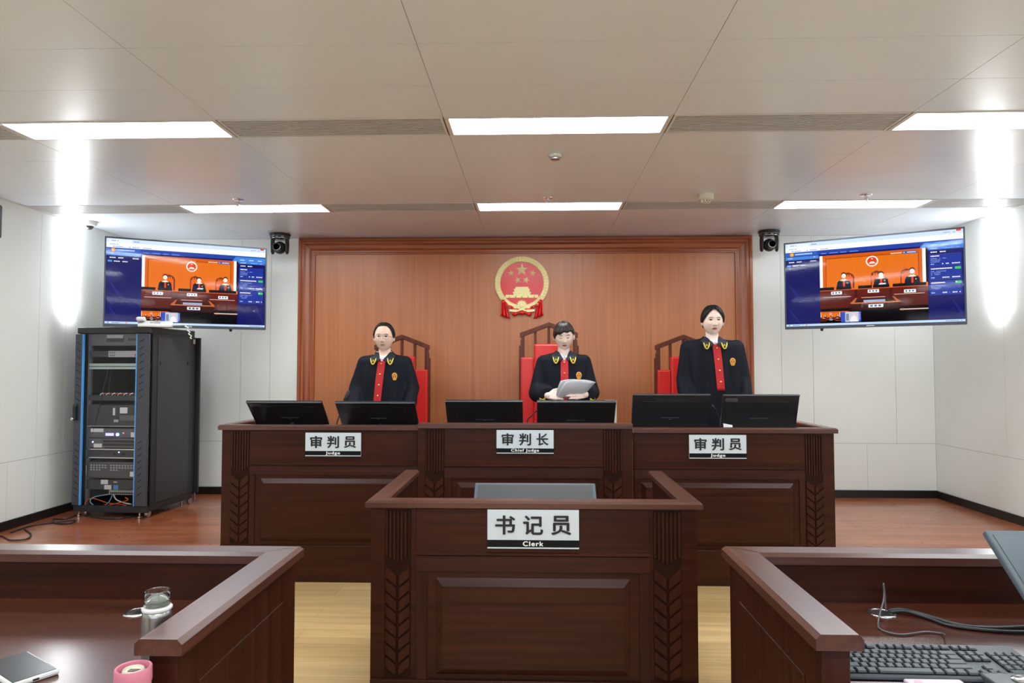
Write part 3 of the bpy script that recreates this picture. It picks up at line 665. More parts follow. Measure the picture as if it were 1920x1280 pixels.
for k in (-1, 0, 1): MB().ball((k * .018, -.034 + abs(k) * .006, -.048), (.0045, .003, .0045), 10, 8).build('port', M_blackm, t, world=False)
# loudspeaker on the left wall, mostly outside the picture
t = thing('wall_speaker', 'black loudspeaker on the left wall at the edge of the picture', 'speaker', (XL + .14, 3.50, 2.02), radians(20))
sx_ = atY(6, 400, 3.62)
t.location = (sx_.x - .235, 3.62, atY(6, 440, 3.62).z); t.matrix_world = Matrix.Translation(t.location) @ Matrix.Rotation(radians(-25), 4, 'Z')
t.rotation_euler = (0, 0, radians(-25))
MB().box(-.09, .09, -.02, .16, 0, .19).build('cabinet', M_black, t, bevel=.012, world=False)
MB().box(-.08, .08, -.032, -.02, .01, .18).build('grille', M_blackm, t, bevel=.006, world=False)
MB().tube([(-.05, .16, .1), (-.12, .22, .1), (-.20, .24, .1)], .014).build('bracket', M_blackm, t, world=False)

# ------------------------------------------------------------------ the emblem on the wood wall
M_eg = pbr('emblem_gold', (.86, .76, .36), .38, metal=.1, bump=(90, .4))
M_egd = pbr('emblem_gold_dark', (.55, .38, .10), .4, metal=.3)
M_er = pbr('emblem_red', (.68, .006, .008), .3, coat=.15)
def star_mb(c, x, z, r, y, h, rot=0, mi=0):
    vs = [(x, y - h, z)]
    for k in range(10):
        a = pi / 2 + rot + k * pi / 5; q = r if k % 2 == 0 else r * .4; vs.append((x + q * cos(a), y, z + q * sin(a)))
    i0 = len(c.v); c.add(vs, [(0, 1 + k, 1 + (k + 1) % 10) for k in range(10)], mi); c.add([(v[0], y + .004, v[2]) for v in vs[1:]], [list(range(10))], mi)
eb = atY(978.5, 533, 6.40); R0 = 51.5 * 6.4 / 1280
t = thing('wall_emblem', 'round red and gold state emblem with stars and gate on the wood wall', 'emblem', (eb.x, YB - .012, eb.z - .27))
E0 = Matrix.Translation((0, 0, .27)); zc = .27 + .01
c = MB(); n = 48; pts = []
c.lathe([(R0 * .985, 0), (R0 * .985, -.02), (R0 * .80, -.022), (R0 * .78, 0)], (0, 0, zc), 64, 'y', closed=True)
ring = c.build('wreath', M_eg, t, world=False, smooth=True)
c = MB()
for k in range(120):     # ears of grain and rice lying round the ring
    a = -pi / 2 + radians(38) + (k // 3) * (2 * pi - radians(76)) / 40; q = (.83, .89, .95)[k % 3]; s = 1 if cos(a) > 0 else -1
    i0 = len(c.v); c.ball((0, 0, 0), (.013, .005, .0055), 6, 4); tl = a + pi / 2 * s + (.45, 0, -.45)[k % 3] * s
    c.xf(Matrix.Translation((R0 * q * cos(a), -.023, zc + R0 * q * sin(a))) @ Matrix.Rotation(-tl, 4, 'Y'), i0)
c.build('grain_ears', [M_eg], ring, world=False)
MB().lathe([(R0 * .80, 0), (R0 * .80, -.010), (0.001, -.010)], (0, 0, zc), 64, 'y').build('field', M_er, t, world=False, smooth=True)
c = MB(); star_mb(c, 0, zc + R0 * .50, R0 * .245, -.010, .014); c.build('large_star', M_eg, t, world=False)
for x, z, rt in ((-.40, .38, .1), (.40, .38, -.1), (-.155, .12, .3), (.155, .12, -.3)):
    c = MB(); star_mb(c, R0 * x, zc + R0 * z, R0 * .13, -.010, .010, rt); c.build('small_star', M_eg, t, world=False)
c = MB(); g = lambda x0, x1, z0, z1, d: c.box(R0 * x0, R0 * x1, -.010 - d, -.008, zc + R0 * z0, zc + R0 * z1)
g(-.60, .60, -.53, -.42, .008); g(-.31, .31, -.42, -.36, .008); g(-.33, .33, -.345, -.315, .010); g(-.28, .28, -.315, -.25, .008); g(-.30, .30, -.235, -.205, .010); g(-.25, .25, -.205, -.17, .008)
g(-.34, .34, -.36, -.345, .012); g(-.27, .27, -.25, -.235, .012)
c.sweep([(0, 0), (0, .012), (.01, .012), (.012, 0)], [((R0 * -.23, -.010, zc + R0 * -.17), (0, 0, 1), (0, -1, 0)), ((R0 * .23, -.010, zc + R0 * -.17), (0, 0, 1), (0, -1, 0))])
c.build('gate', M_eg, t, world=False)
for k in range(5):
    c = MB(); c.box(R0 * (-.45 + k * .225) - .008, R0 * (-.45 + k * .225) + .008, -.0192, -.017, zc - R0 * .53, zc - R0 * .47); c.build('arch', M_egd, t, world=False)
c = MB(); nt_ = 16; pr = []
for k in range(nt_):
    a0 = 2 * pi * k / nt_
    for da, q in ((-.4, .155), (-.2, .20), (.2, .20), (.4, .155)): pr.append((R0 * q * cos(a0 + da * pi / nt_ * 1.2), R0 * q * sin(a0 + da * pi / nt_ * 1.2)))
c.prism([(x, -.012, z + zc - R0 * .80) for x, z in pr], (0, 0, 0), (0, -.016, 0)); c.lathe([(R0 * .10, -.028), (R0 * .085, -.033), (.001, -.033)], (0, 0, zc - R0 * .80), 24, 'y')
c.build('cog_wheel', M_eg, t, world=False)
# stalks crossing at the bottom, and gold sickle-shaped ties
for s in (-1, 1):
    c = MB(); P = spline([(s * R0 * .66, 0, zc - R0 * .52), (s * R0 * .40, 0, zc - R0 * .80), (s * R0 * .14, 0, zc - R0 * .92)], 6)
    c.sweep([(-.016, -.010), (-.016, -.022), (.016, -.022), (.016, -.010)], [(p, (0, 0, 1), (0, 1, 0)) for p in P]); c.build('stalk', M_eg, t, world=False)
# red drapery: swag plus two hanging tails each side
for s in (-1, 1):
    c = MB(); n = 24; vs = []
    for k in range(n + 1):
        u = k / n; x = s * R0 * (.08 + .66 * u); zt_ = zc - R0 * (.94 - .40 * u ** 1.6); wv = .006 * sin(u * 18)
        vs += [(x, -.024 - wv, zt_), (x, -.026 + wv, zt_ - R0 * .10), (x, -.012, zt_ - R0 * .10), (x, -.010, zt_)]
    c.add(vs, [(4 * k + i, 4 * k + (i + 1) % 4, 4 * k + 4 + (i + 1) % 4, 4 * k + 4 + i) for k in range(n) for i in range(4)] + [(0, 1, 2, 3), (4 * n + 3, 4 * n + 2, 4 * n + 1, 4 * n)])
    c.build('swag', M_er, t, world=False, smooth=True)
    c = MB(); n = 16; vs = []; m_ = 8
    for j in range(m_ + 1):
        v = j / m_
        for k in range(n + 1):
            u = k / n; xt, xb = .62 + .12 * u, .42 + .36 * u
            x = s * R0 * (xt + (xb - xt) * v); zz = zc - R0 * (.60 + .58 * v + .10 * v * (1 - u) * 1.2); vs.append((x, -.016 + .010 * sin(u * 17 + v), zz))
    F_ = [(j * (n + 1) + k, j * (n + 1) + k + 1, (j + 1) * (n + 1) + k + 1, (j + 1) * (n + 1) + k) for j in range(m_) for k in range(n)]
    c.add(vs, F_); o = c.build('tassel', M_er, t, world=False, smooth=True); sd = o.modifiers.new('solidify', 'SOLIDIFY'); sd.thickness = .006
c = MB(); n = 20; vs = []
for k in range(n + 1):
    u = -1 + 2 * k / n; x = R0 * .36 * u; z1 = zc - R0 * (1.0 + .06 * abs(u)); vs += [(x, -.018 + .006 * sin(u * 22), z1), (x, -.018 + .006 * cos(u * 22), z1 - R0 * (.13 + .03 * cos(u * 9)))]
c.add(vs, [(2 * k, 2 * k + 1, 2 * k + 3, 2 * k + 2) for k in range(n)]); o = c.build('bow', M_er, t, world=False, smooth=True); sd = o.modifiers.new('solidify', 'SOLIDIFY'); sd.thickness = .008
c = MB(); c.prism([(R0 * x, -.012, zc + R0 * z) for x, z in ((-.46, -1.03), (-.22, -1.06), (0, -.98), (.22, -1.06), (.46, -1.03), (.46, -.95), (.15, -.97), (0, -.92), (-.15, -.97), (-.46, -.95))], (0, 0, 0), (0, -.02, 0)); c.build('gold_band', M_eg, t, world=False)

# ------------------------------------------------------------------ equipment rack
A_ = Vector(atY(141, 790, 5.40)); B_ = Vector(atY(279, 790, 5.35)); rw = math.hypot(B_.x - A_.x, B_.y - A_.y); ra = math.atan2(B_.y - A_.y, B_.x - A_.x)
RD = .62; rtop = atY(200, 613, 5.36).z - ZP; rb = .05
rack = thing('server_rack', 'tall black equipment rack on castors with a glass door, left of the judge bench', 'equipment rack', (A_.x, A_.y, ZP), ra)
M_rk = pbr('rack_black', (.022, .024, .028), .42); M_rk2 = pbr('rack_door_metal', (.07, .075, .095), .35, metal=.3); M_blue = glow('blue_edge', (.10, .42, 1.0), .9)
M_blue = pbr('blue_trim', (.10, .40, .95), .35)
RW, RH = rw, rtop
c = MB(); c.box(0, RW, 0, RD, RH - .05, RH); c.build('top', M_rk, rack, bevel=.006, world=False)
c = MB(); c.box(0, RW, .03, RD, rb, rb + .04); c.build('base', M_rk, rack, bevel=.004, world=False)
MB().box(.0, RW, .0, .03, rb - .005, rb + .045).build('front_sill', M_rk, rack, bevel=.003, world=False)
for x0, x1, nm in ((0, .012, 'side_panel'), (RW - .012, RW, 'side_panel')):
    MB().box(x0, x1, .035, RD, rb + .04, RH - .05).build(nm, M_rk, rack, world=False)
s = -1
o = MB().box(RW, RW + .004, .10, RD - .08, rb + .06, RH - .08); sp = o.build('side_cover', pbr('rack_side', (.04, .045, .048), .45), rack, bevel=.001, world=False)
MB().box(RW + .004, RW + .007, .12, .135, RH * .80, RH * .80 + .03).build('latch', M_blackm, sp, world=False)
MB().box(RW + .004, RW + .007, RD - .115, RD - .10, RH * .80, RH * .80 + .03).build('latch', M_blackm, sp, world=False)
MB().box(0, RW, RD, RD + .015, rb + .04, RH - .06).build('rear_panel', M_rk, rack, world=False)
MB().box(RW - .05, RW + .03, RD + .03, RD + .05, rb + .04, RH - .06).box(RW - .04, RW - .03, RD + .01, RD + .04, rb + .3, RH - .3).build('rear_door', M_rk, rack, world=False)
MB().box(RW + .0045, RW + .006, RD - .035, RD - .002, RH - .115, RH - .075).build('sticker', M_white, rack, world=False)
# door with slotted stiles, blue edged glass
dz0, dz1 = rb + .05, RH - .055; gx0, gx1 = .062, RW - .10
door = MB().box(.0, gx0, -.018, .006, dz0, dz1).build('door', M_rk2, rack, bevel=.002, world=False)
MB().box(gx1, RW, -.018, .006, dz0, dz1).build('door_stile', M_rk2, door, bevel=.002, world=False, )
MB().box(gx0, gx1, -.004, .0, dz0, dz1).build('door_glass', cover_glass(), door, world=False)
for x0, x1 in ((gx0, gx0 + .008), (gx1 - .008, gx1)): MB().box(x0, x1, -.0195, .001, dz0, dz1).build('blue_trim', M_blue, door, world=False)
for x0, sg in ((.016, 1), (gx1 + .024, -1)):
    for z0, z1, n in ((.62, .95, 9), (.06, .36, 9)):
        c = MB()
        for k in range(n):
            z = dz0 + (dz1 - dz0) * (z0 + (z1 - z0) * k / (n - 1)); q = [(x0, z), (x0, z + .006), (x0 + .034, z + .006 - sg * .022), (x0 + .034, z - sg * .022)]
            c.prism([(a, -.0185, b) for a, b in q], (0, 0, 0), (0, -.0012, 0))
        c.build('slots', pbr('slot_dark', (.004, .004, .005), .8), door, world=False)
hz = zpx(772, 5.38) - ZP
hd = MB().sweep([(-.016, 0), (-.012, .02), (.012, .02), (.016, 0)], [((.02, -.018, hz - .075), (1, 0, 0), (0, -1.2, 0)), ((.02, -.018, hz + .04), (1, 0, 0), (0, -1.2, 0)), ((.02, -.018, hz + .06), (.5, 0, 0), (0, -.6, 0))]).build('handle', M_black, rack, bevel=.003, world=False)
MB().lathe([(.011, -.02), (.013, -.052), (.010, -.056)], (.012, 0, hz - .062), 20, 'y').build('lock', M_chrome, hd, world=False, smooth=True)
for x, y in ((.05, .03), (RW - .06, .03), (.05, RD - .06), (RW - .04, RD - .05)):
    c = MB().lathe([(.009, 0), (.02, .004), (.02, .014), (.008, .018), (.008, rb)], (x - .022, y, 0), 16); c.build('levelling_foot', M_chrome, rack, world=False, smooth=True)
    c = MB().lathe([(.006, -.012), (.026, -.012), (.028, -.006), (.028, .006), (.026, .012), (.006, .012)], (x + .026, y + .03, .029), 20, 'x').box(x + .008, x + .044, y + .01, y + .05, .045, rb); c.build('castor', M_steel, rack, world=False, smooth=True)
# inner mounting rails
for x in (.075, RW - .115): MB().box(x - .014, x + .014, .05, .07, rb + .04, RH - .05).build('mounting_rail', pbr('rail_grey', (.22, .23, .25), .4, metal=.4), rack, world=False)
RM = rack.matrix_world.copy(); rbx = ('rack_unit', 'equipment')
ix0, ix1 = .078, RW - .118
def unit(name, label, cat, y0, y1, mat, x0=ix0, x1=ix1, dep=.34, fy=.04):
    """a device between picture rows y0..y1, inside the rack"""
    z1, z0 = zpx(y0, 5.42) - ZP, zpx(y1, 5.42) - ZP; pos = RM @ Vector(((x0 + x1) / 2, fy, z0))
    t = thing(name, label, cat, pos, ra, group='devices in the equipment rack')
    MB().box(-(x1 - x0) / 2, (x1 - x0) / 2, 0, dep, 0, z1 - z0).build('body', mat, t, bevel=.002, world=False)
    return t, (x1 - x0) / 2, z1 - z0
def panelbit(t, name, x0, x1, z0, z1, mat, d=.002, **k): return MB().box(x0, x1, -d, 0.0005, z0, z1).build(name, mat, t, world=False, **k)
M_dk = pbr('device_dark', (.045, .048, .052), .4); M_sv = pbr('device_silver', (.42, .43, .45), .35, metal=.4); M_gr = pbr('device_grey', (.12, .125, .135), .4)
M_lab = pbr('label_white', (.8, .82, .85), .5); M_led = glow('blue_led', (.25, .3, 1), 6); M_ledr = glow('red_led', (1, .1, .1), 4)
t, hw, h = unit('disc_player', 'dark grey disc player at the top of the equipment rack', 'disc player', 624, 647, M_gr)
tr = panelbit(t, 'tray', -.07, .08, h * .30, h * .80, M_dk, .004); panelbit(tr, 'tray_strip', -.065, .075, h * .62, h * .9, M_sv, .006)
for k in range(4): panelbit(t, 'button', .12 + k * .022, .132 + k * .022, h * .4, h * .6, M_dk, .004)
t, hw, h = unit('signal_receiver', 'black and silver receiver second from the top of the equipment rack', 'receiver', 657, 669, M_dk)
panelbit(t, 'face_plate', -.05, hw - .02, 0, h, M_sv, .003); panelbit(t, 'red_mark', hw - .04, hw - .012, h * .1, h * .5, pbr('red_paint', (.6, .05, .05), .4), .004)
for k in range(6): panelbit(t, 'port', -.04 + (k % 3) * .018, -.028 + (k % 3) * .018, h * (.2 + .4 * (k // 3)), h * (.4 + .4 * (k // 3)), M_gr, .004)
t, hw, h = unit('distribution_unit', 'pale green slim unit in the upper part of the equipment rack', 'rack unit', 681, 692, pbr('pale_green', (.50, .62, .58), .4), dep=.2)
panelbit(t, 'seam', -hw, hw, h * .42, h * .54, M_dk, .003)
t, hw, h = unit('patch_panel', 'black patch panel with a row of red and white plugs in the rack', 'patch panel', 742, 752, M_dk, dep=.25)
for k in range(12):
    x = -.10 + k * .0255; MB().tube([(x - .012, -.004, h + .002), (x + .002, -.016, h + .012), (x + .018, -.006, h + .02)], .004, 6).build('plug', pbr('plug_red', (.5, .12, .08), .4) if k % 2 else M_lab, t, world=False)
t, hw, h = unit('computer_case', 'black computer lying on its side in the middle of the equipment rack', 'computer', 760, 800, M_dk, dep=.3)
panelbit(t, 'label', .00, .018, h * .5, h * .85, M_lab, .003); panelbit(t, 'white_box', .065, .125, h * .6, h * .88, M_lab, .010); panelbit(t, 'drive_bay', .06, hw - .02, h * .25, h * .5, M_gr, .004); panelbit(t, 'silver_badge', .01, .05, h * .18, h * .3, M_steel, .004)
t2 = MB(); t2.box(-hw, hw, -.01, .3, -.006, 0); t2.build('shelf', M_sv, t, world=False)
t, hw, h = unit('amplifier', 'black amplifier with lit blue display and white labels in the rack', 'amplifier', 805, 823, M_gr)
panelbit(t, 'label', -hw + .03, -hw + .14, h * .6, h * .98, M_lab, .003); panelbit(t, 'display', -.06, .01, h * .22, h * .5, glow('display_violet', (.55, .5, 1), 1.6), .003)
MB().lathe([(.012, 0), (.012, -.008)], (.045, 0, h * .36), 16, 'y').build('knob', M_led, t, world=False); panelbit(t, 'power_light', .09, .098, h * .45, h * .58, M_ledr, .003)
panelbit(t, 'label', hw - .06, hw - .005, h * .1, h * .6, M_lab, .003)
t, hw, h = unit('power_amplifier', 'dark slotted power amplifier with a blue light in the rack', 'amplifier', 824, 842, M_gr)
c = MB()
for k in range(34): c.box(-.08 + k * .0085, -.0755 + k * .0085, -.002, .0005, h * .2, h * .45); c.box(-.08 + k * .0085, -.0755 + k * .0085, -.002, .0005, h * .55, h * .8)
c.build('slots', M_blackm, t, world=False); MB().ball((-hw + .05, -.003, h * .6), .006, 10, 8).build('power_light', M_led, t, world=False); panelbit(t, 'label', -hw + .06, -hw + .13, h * .0, h * .42, M_lab, .004)
t, hw, h = unit('audio_processor', 'silver-edged audio processor with a blue light in the rack', 'audio processor', 844, 862, M_dk)
panelbit(t, 'trim', -hw, hw, 0, h * .10, M_chrome, .006); panelbit(t, 'trim', -hw, hw, h * .9, h, M_chrome, .006); MB().ball((.06, -.003, h * .65), .005, 10, 8).build('power_light', M_led, t, world=False)
for x in (.02, .10): MB().lathe([(.008, 0), (.008, -.006)], (x, 0, h * .45), 12, 'y').build('knob', M_blackm, t, world=False)
t, hw, h = unit('matrix_switcher', 'grey matrix switcher with rows of small buttons low in the rack', 'switcher', 869, 900, pbr('switch_grey', (.09, .09, .095), .4))
M_btn = pbr('button_grey', (.45, .47, .5), .4)
for rr in range(3):
    for k in range(16):
        if (rr == 2 and k in (4, 5, 10, 11, 12, 13, 14, 15)) or k in (6,): continue
        x = -hw + .035 + k * .0245; panelbit(t, 'button', x, x + .013, h * (.74 - rr * .14), h * (.82 - rr * .14), M_btn, .003)
MB().tube([(-hw + .012, 0, h * .15), (-hw + .012, -.018, h * .2), (-hw + .012, -.018, h * .8), (-hw + .012, 0, h * .85)], .004, 8).build('handle', M_chrome, t, world=False, smooth=True)
panelbit(t, 'label', hw - .06, hw - .005, h * .12, h * .42, M_lab, .003)
t, hw, h = unit('recorder', 'black recorder with white and blue labels near the rack bottom', 'recorder', 903, 922, M_dk)
panelbit(t, 'label', -.09, -.03, h * .55, h * .98, M_lab, .003); panelbit(t, 'label', -.06, .0, h * .02, h * .46, M_lab, .003); panelbit(t, 'blue_label', .02, .06, h * .02, h * .48, pbr('label_blue', (.1, .3, .7), .4), .003); panelbit(t, 'badge', .02, .05, h * .7, h * .85, M_steel, .003)
t, hw, h = unit('network_switch', 'grey network switch with open ports at the rack bottom', 'network switch', 923, 932, M_sv, x0=.078 + .19, dep=.2, fy=.05)
for k in range(14): panelbit(t, 'port', -hw + .012 + k * .0165, -hw + .024 + k * .0165, h * .2, h * .55, M_blackm, .002)
# cables
def cable(name, label, pts, r, mat, cat='cable', n=8, loc=True, group=None, parent=None):
    P = spline(pts, n); o0 = Vector(pts[0]); c = MB().tube([Vector(p) - o0 for p in P], r, 7)
    o = c.build(name, mat, parent, smooth='all'); o.location = o0; return tag(o, label, cat, group)
def inR(px, py, y): q = atY(px, py, 5.40 + y); return tuple(q)
M_org = pbr('cable_orange', (.85, .16, .03), .4); M_bl = pbr('cable_blue', (.30, .48, .75), .4); M_wh = pbr('cable_white', (.75, .75, .78), .4); M_cb = pbr('cable_black', (.015, .015, .016), .4)
cable('network_cable', 'orange cable looping low inside the equipment rack', [inR(235, 932, .02), inR(238, 938, .015), inR(200, 948, .02), inR(170, 957, .02), inR(159, 946, .02), inR(172, 934, .03), inR(205, 943, .03), inR(238, 946, .04)], .004, M_org)
cable('network_cable', 'pale blue cable looping low inside the equipment rack', [inR(211, 927, .02), inR(203, 942, .015), inR(186, 950, .02), inR(170, 942, .02), inR(175, 932, .03), inR(205, 926, .04)], .004, M_bl)
cable('network_cable', 'white cable curving from the network switch in the rack', [inR(213, 927, .02), inR(218, 936, .015), inR(232, 942, .02), inR(247, 945, .02)], .005, M_wh)
cable('power_cable', 'thin black cable hanging down inside the rack glass, left of its pair', [inR(205, 683, .025), inR(196, 722, .02), inR(182, 780, .025), inR(174, 812, .03)], .003, M_cb)
cable('power_cable', 'thin black cable hanging down inside the rack glass, right of its pair', [inR(211, 683, .025), inR(205, 722, .02), inR(202, 780, .025), inR(196, 900, .03)], .003, M_cb)
def fl(px, py, h=.006): q = atZ(px, py, ZP + h); return tuple(q)
cable('power_cable', 'black cable in a loop on the red floor left of the rack', [fl(150, 962), fl(125, 972), fl(100, 973), fl(104, 980), fl(130, 981), fl(141, 975), fl(110, 978), fl(60, 985), fl(20, 998)], .006, M_cb)
cable('power_cable', 'thin black cable curling on the floor in the lower left corner', [fl(45, 991), fl(58, 1001), fl(50, 1010), fl(20, 1012), fl(4, 1005), fl(-20, 1003)], .005, M_cb)
cable('power_cable', 'black cables lying bundled under the front of the rack', [fl(160, 966), fl(185, 970), fl(215, 972), fl(240, 969), fl(262, 966)], .010, M_cb)
bq = Vector(atZ(365, 937, ZP + .004)); b0 = Vector(atY(354, 903, bq.y - .0))
cable('network_cable', 'pale blue cable dropping behind the rack to the red floor', [b0, Vector(atY(361, 913, bq.y)), Vector(atY(365, 925, bq.y)), bq], .004, M_bl)
# telephone and papers on the rack
pt = Vector((-3.06, 5.405, ZP + RH)); t = thing('telephone', 'white desk telephone with coiled cord on top of the equipment rack', 'telephone', pt, radians(28)); t.scale = (1.25, .8, 1.3)
MB().prism([(-.09, -.08, 0), (-.09, .10, 0), (-.09, .10, .045), (-.09, -.08, .018)], (0, 0, 0), (.20, 0, 0)).build('body', M_white, t, bevel=.006, world=False)
MB().box(-.10, -.045, -.09, .11, .035, .06).build('handset', M_white, t, bevel=.012, world=False)
c = MB()
for k in range(12): c.box(-.02 + (k % 3) * .022, -.006 + (k % 3) * .022, -.06 + (k // 3) * .022, -.046 + (k // 3) * .022, .02 + .004 * (k // 3), .031 + .004 * (k // 3))
c.build('keypad', pbr('key_grey', (.45, .45, .47), .5), t, world=False)
c = MB(); P = []
for k in range(90):
    u = k / 89; P.append((.10 + .12 * u + .006 * cos(k * .9), -.06 - .15 * min(1, u * 1.4) + .006 * sin(k * .9), .012 - max(0, u - .72) * .30))
c.tube(P, .0035, 5).build('coiled_cord', M_white, t, world=False, smooth='all')
pt = RM @ Vector((RW * .22, .12, RH)); t = thing('paper_sheets', 'loose white papers lying on top of the rack left of the telephone', 'paper', pt, ra + .2)
MB().box(-.10, .16, -.08, .12, 0, .006).build('sheet', M_lab, t, world=False)

# ------------------------------------------------------------------ people
M_skin = pbr('skin', (.88, .60, .48), .5, spec=.35); M_skin.node_tree.nodes['Principled BSDF'].inputs['Subsurface Weight'].default_value = .12
M_skin.node_tree.nodes['Principled BSDF'].inputs['Subsurface Radius'].default_value = (.01, .004, .002)
M_skinf = pbr('skin_fair', (.93, .70, .60), .48, spec=.35)
def cloth(name, col, rough=.75):
    m = pbr(name, col, rough, bump=(60, .15)); return m
M_robe = cloth('robe_navy', (.0065, .0085, .015)); M_robe.node_tree.nodes['Principled BSDF'].inputs['Specular IOR Level'].default_value = .2
M_collar = cloth('collar_navy', (.012, .016, .028)); M_rred = cloth('robe_red', (.60, .010, .018), .6)
M_shirt = cloth('shirt_white', (.80, .83, .86), .7); M_yel = pbr('embroidery_yellow', (.85, .66, .05), .5); M_or = pbr('embroidery_orange', (.80, .38, .05), .5)
M_ord = pbr('embroidery_red', (.45, .05, .02), .5)
M_hair = pbr('hair_black', (.009, .008, .008), .5, spec=.2, bump=(90, .12)); M_hairb = pbr('hair_dark_brown', (.022, .013, .010), .36, bump=(90, .12))
M_lip = pbr('lips_red', (.50, .10, .11), .4); M_lipm = pbr('lips_plain', (.62, .30, .25), .5); M_eyew = pbr('eye_white', (.55, .52, .50), .3); M_iris = pbr('iris_dark', (.015, .009, .007), .2)
M_brow = pbr('brow_dark', (.030, .018, .014), .8)
G = lambda v, w_: math.exp(-(v / w_) ** 2)
def head_pt(th, ph, wide=1.0, infl=0.0, feats=True):
    dx, dy, dz = sin(th) * cos(ph), -cos(th) * cos(ph), sin(ph)
    q = max(cos(ph), 0) ** .82 / max(cos(ph), 1e-4) if cos(ph) > 1e-4 else 1
    x, y, z = .0735 * wide * dx * q, .092 * dy * q, .113 * dz
    t = max(0, -z / .113)
    x *= 1 - .30 * t ** 2.2; y *= (1 - .42 * t) if dy > 0 else (1 - .10 * t ** 3)
    if z > 0: x *= 1 + .03 * sin(pi * min(1, z / .09))
    if dy < 0 and feats:
        ax = abs(x); d = 0
        if -.05 < z < .016:
            s = (.016 - z) / .050 if z > -.034 else max(0, (z + .046) / .012); d += .0155 * min(1, s) * G(x, .0085 + .004 * (z < -.02))
        d += .006 * G(ax - .012, .006) * G(z + .034, .007)
        d -= .0085 * G(ax - .031, .015) * G(z - .006, .012)
        d += .0035 * G(z - .027, .009) * G(ax - .028, .022)
        d += .0045 * G(ax - .040, .016) * G(z + .022, .018)
        d += .0055 * G(x, .019) * (G(z + .057, .005) + G(z + .067, .006)) - .0015 * G(x, .02) * G(z + .0615, .002)
        d += .009 * G(x, .020) * G(z + .097, .013) - .003 * G(x, .02) * G(z + .08, .006)
        y -= d
    p = Vector((x, y, z))
    if infl: p += Vector((dx, dy, dz)).normalized() * infl
    return p
def head_mesh(mb, M, wide=1.0, nu=88, nv=66):
    vs = [M @ head_pt(0, pi / 2, wide)]
    for i in range(1, nv):
        ph = pi / 2 - pi * i / nv
        for k in range(nu): vs.append(M @ head_pt(2 * pi * k / nu, ph, wide))
    vs.append(M @ head_pt(0, -pi / 2, wide)); fs = []
    for k in range(nu):
        q = (k + 1) % nu; fs.append((0, 1 + k, 1 + q)); b = 1 + (nv - 2) * nu; fs.append((len(vs) - 1, b + q, b + k))
        for i in range(nv - 2): a = 1 + i * nu; fs.append((a + k, a + nu + k, a + nu + q, a + q))
    mb.add(vs, fs)
    for s in (-1, 1):
        i0 = len(mb.v); mb.ball((0, 0, 0), (.008, .015, .030), 14, 12); mb.xf(M @ Matrix.Translation((s * .077 * wide, .006, -.010)) @ Matrix.Rotation(s * .35, 4, 'Z') @ Matrix.Rotation(-.12, 4, 'X'), i0)
def limb(mb, pts, rs, seg=16):
    """tapered limb: overlapping rounded segments that the remesh fuses into one skin"""
    for a, b, ra_, rb_ in zip(pts, pts[1:], rs, rs[1:]):
        a, b = Vector(a), Vector(b); n = max(2, int((b - a).length / (.45 * min(ra_, rb_))))
        mb.tube([a, b], [ra_, rb_], seg)
        mb.ball(a, ra_, seg, 10); mb.ball(b, rb_, seg, 10)
def fuse(mb, name, voxel, smooth=4, mat=None, parent=None):
    me = bpy.data.meshes.new(name); me.from_pydata(mb.v, [], mb.f); bm = bmesh.new(); bm.from_mesh(me); bmesh.ops.recalc_face_normals(bm, faces=bm.faces); bm.to_mesh(me); bm.free()
    o = bpy.data.objects.new(name, me); COL.objects.link(o)
    m = o.modifiers.new('r', 'REMESH'); m.mode = 'VOXEL'; m.voxel_size = voxel; m.use_smooth_shade = True
    s = o.modifiers.new('s', 'SMOOTH'); s.factor = .5; s.iterations = smooth
    me2 = bpy.data.meshes.new_from_object(o.evaluated_get(bpy.context.evaluated_depsgraph_get())); bpy.data.objects.remove(o); me2.name = name
    me2.materials.clear(); me2.materials.append(mat); return me2
def hand(mb, W, fwd, up, s, curl=.25, spread=.10, sc=1.0):
    """W wrist, fwd direction of the fingers, up = back of the hand, s = +1 thumb on the side of fwd x up"""
    fwd, up = Vector(fwd).normalized(), Vector(up); up = (up - fwd * up.dot(fwd)).normalized(); side = fwd.cross(up) * s; W = Vector(W); R = lambda v: v * sc
    for k in range(4):
        o = (.5 - k / 3) * .060; a = W + fwd * R(.012) + side * R(o * .6); b = W + fwd * R(.080 - .004 * abs(k - 1)) + side * R(o); limb(mb, [a, b], [R(.0125), R(.0115)], 10)
    for k, (l, r_) in enumerate(((.070, .0083), (.078, .0086), (.072, .0082), (.056, .0074))):
        o = (.5 - k / 3) * .060; p = W + fwd * R(.082 - .004 * abs(k - 1)) + side * R(o); d = (fwd + side * spread * (1.5 - k) * .5).normalized(); an = curl; P = [p]
        for q in (.45, .32, .23):
            an2 = an; P.append(P[-1] + (d * cos(an2) - up * sin(an2)) * R(l * q)); an += curl * 1.1
        limb(mb, P, [R(r_), R(r_ * .96), R(r_ * .9), R(r_ * .8)], 10)
    p = W + fwd * R(.022) + side * R(.022); P = [p, p + (side * .75 + fwd * .6 - up * .2).normalized() * R(.032), p + (side * .75 + fwd * .6 - up * .2).normalized() * R(.032) + (fwd * .9 + side * .35 - up * .3).normalized() * R(.045)]
    limb(mb, P, [R(.013), R(.0105), R(.0085)], 10)
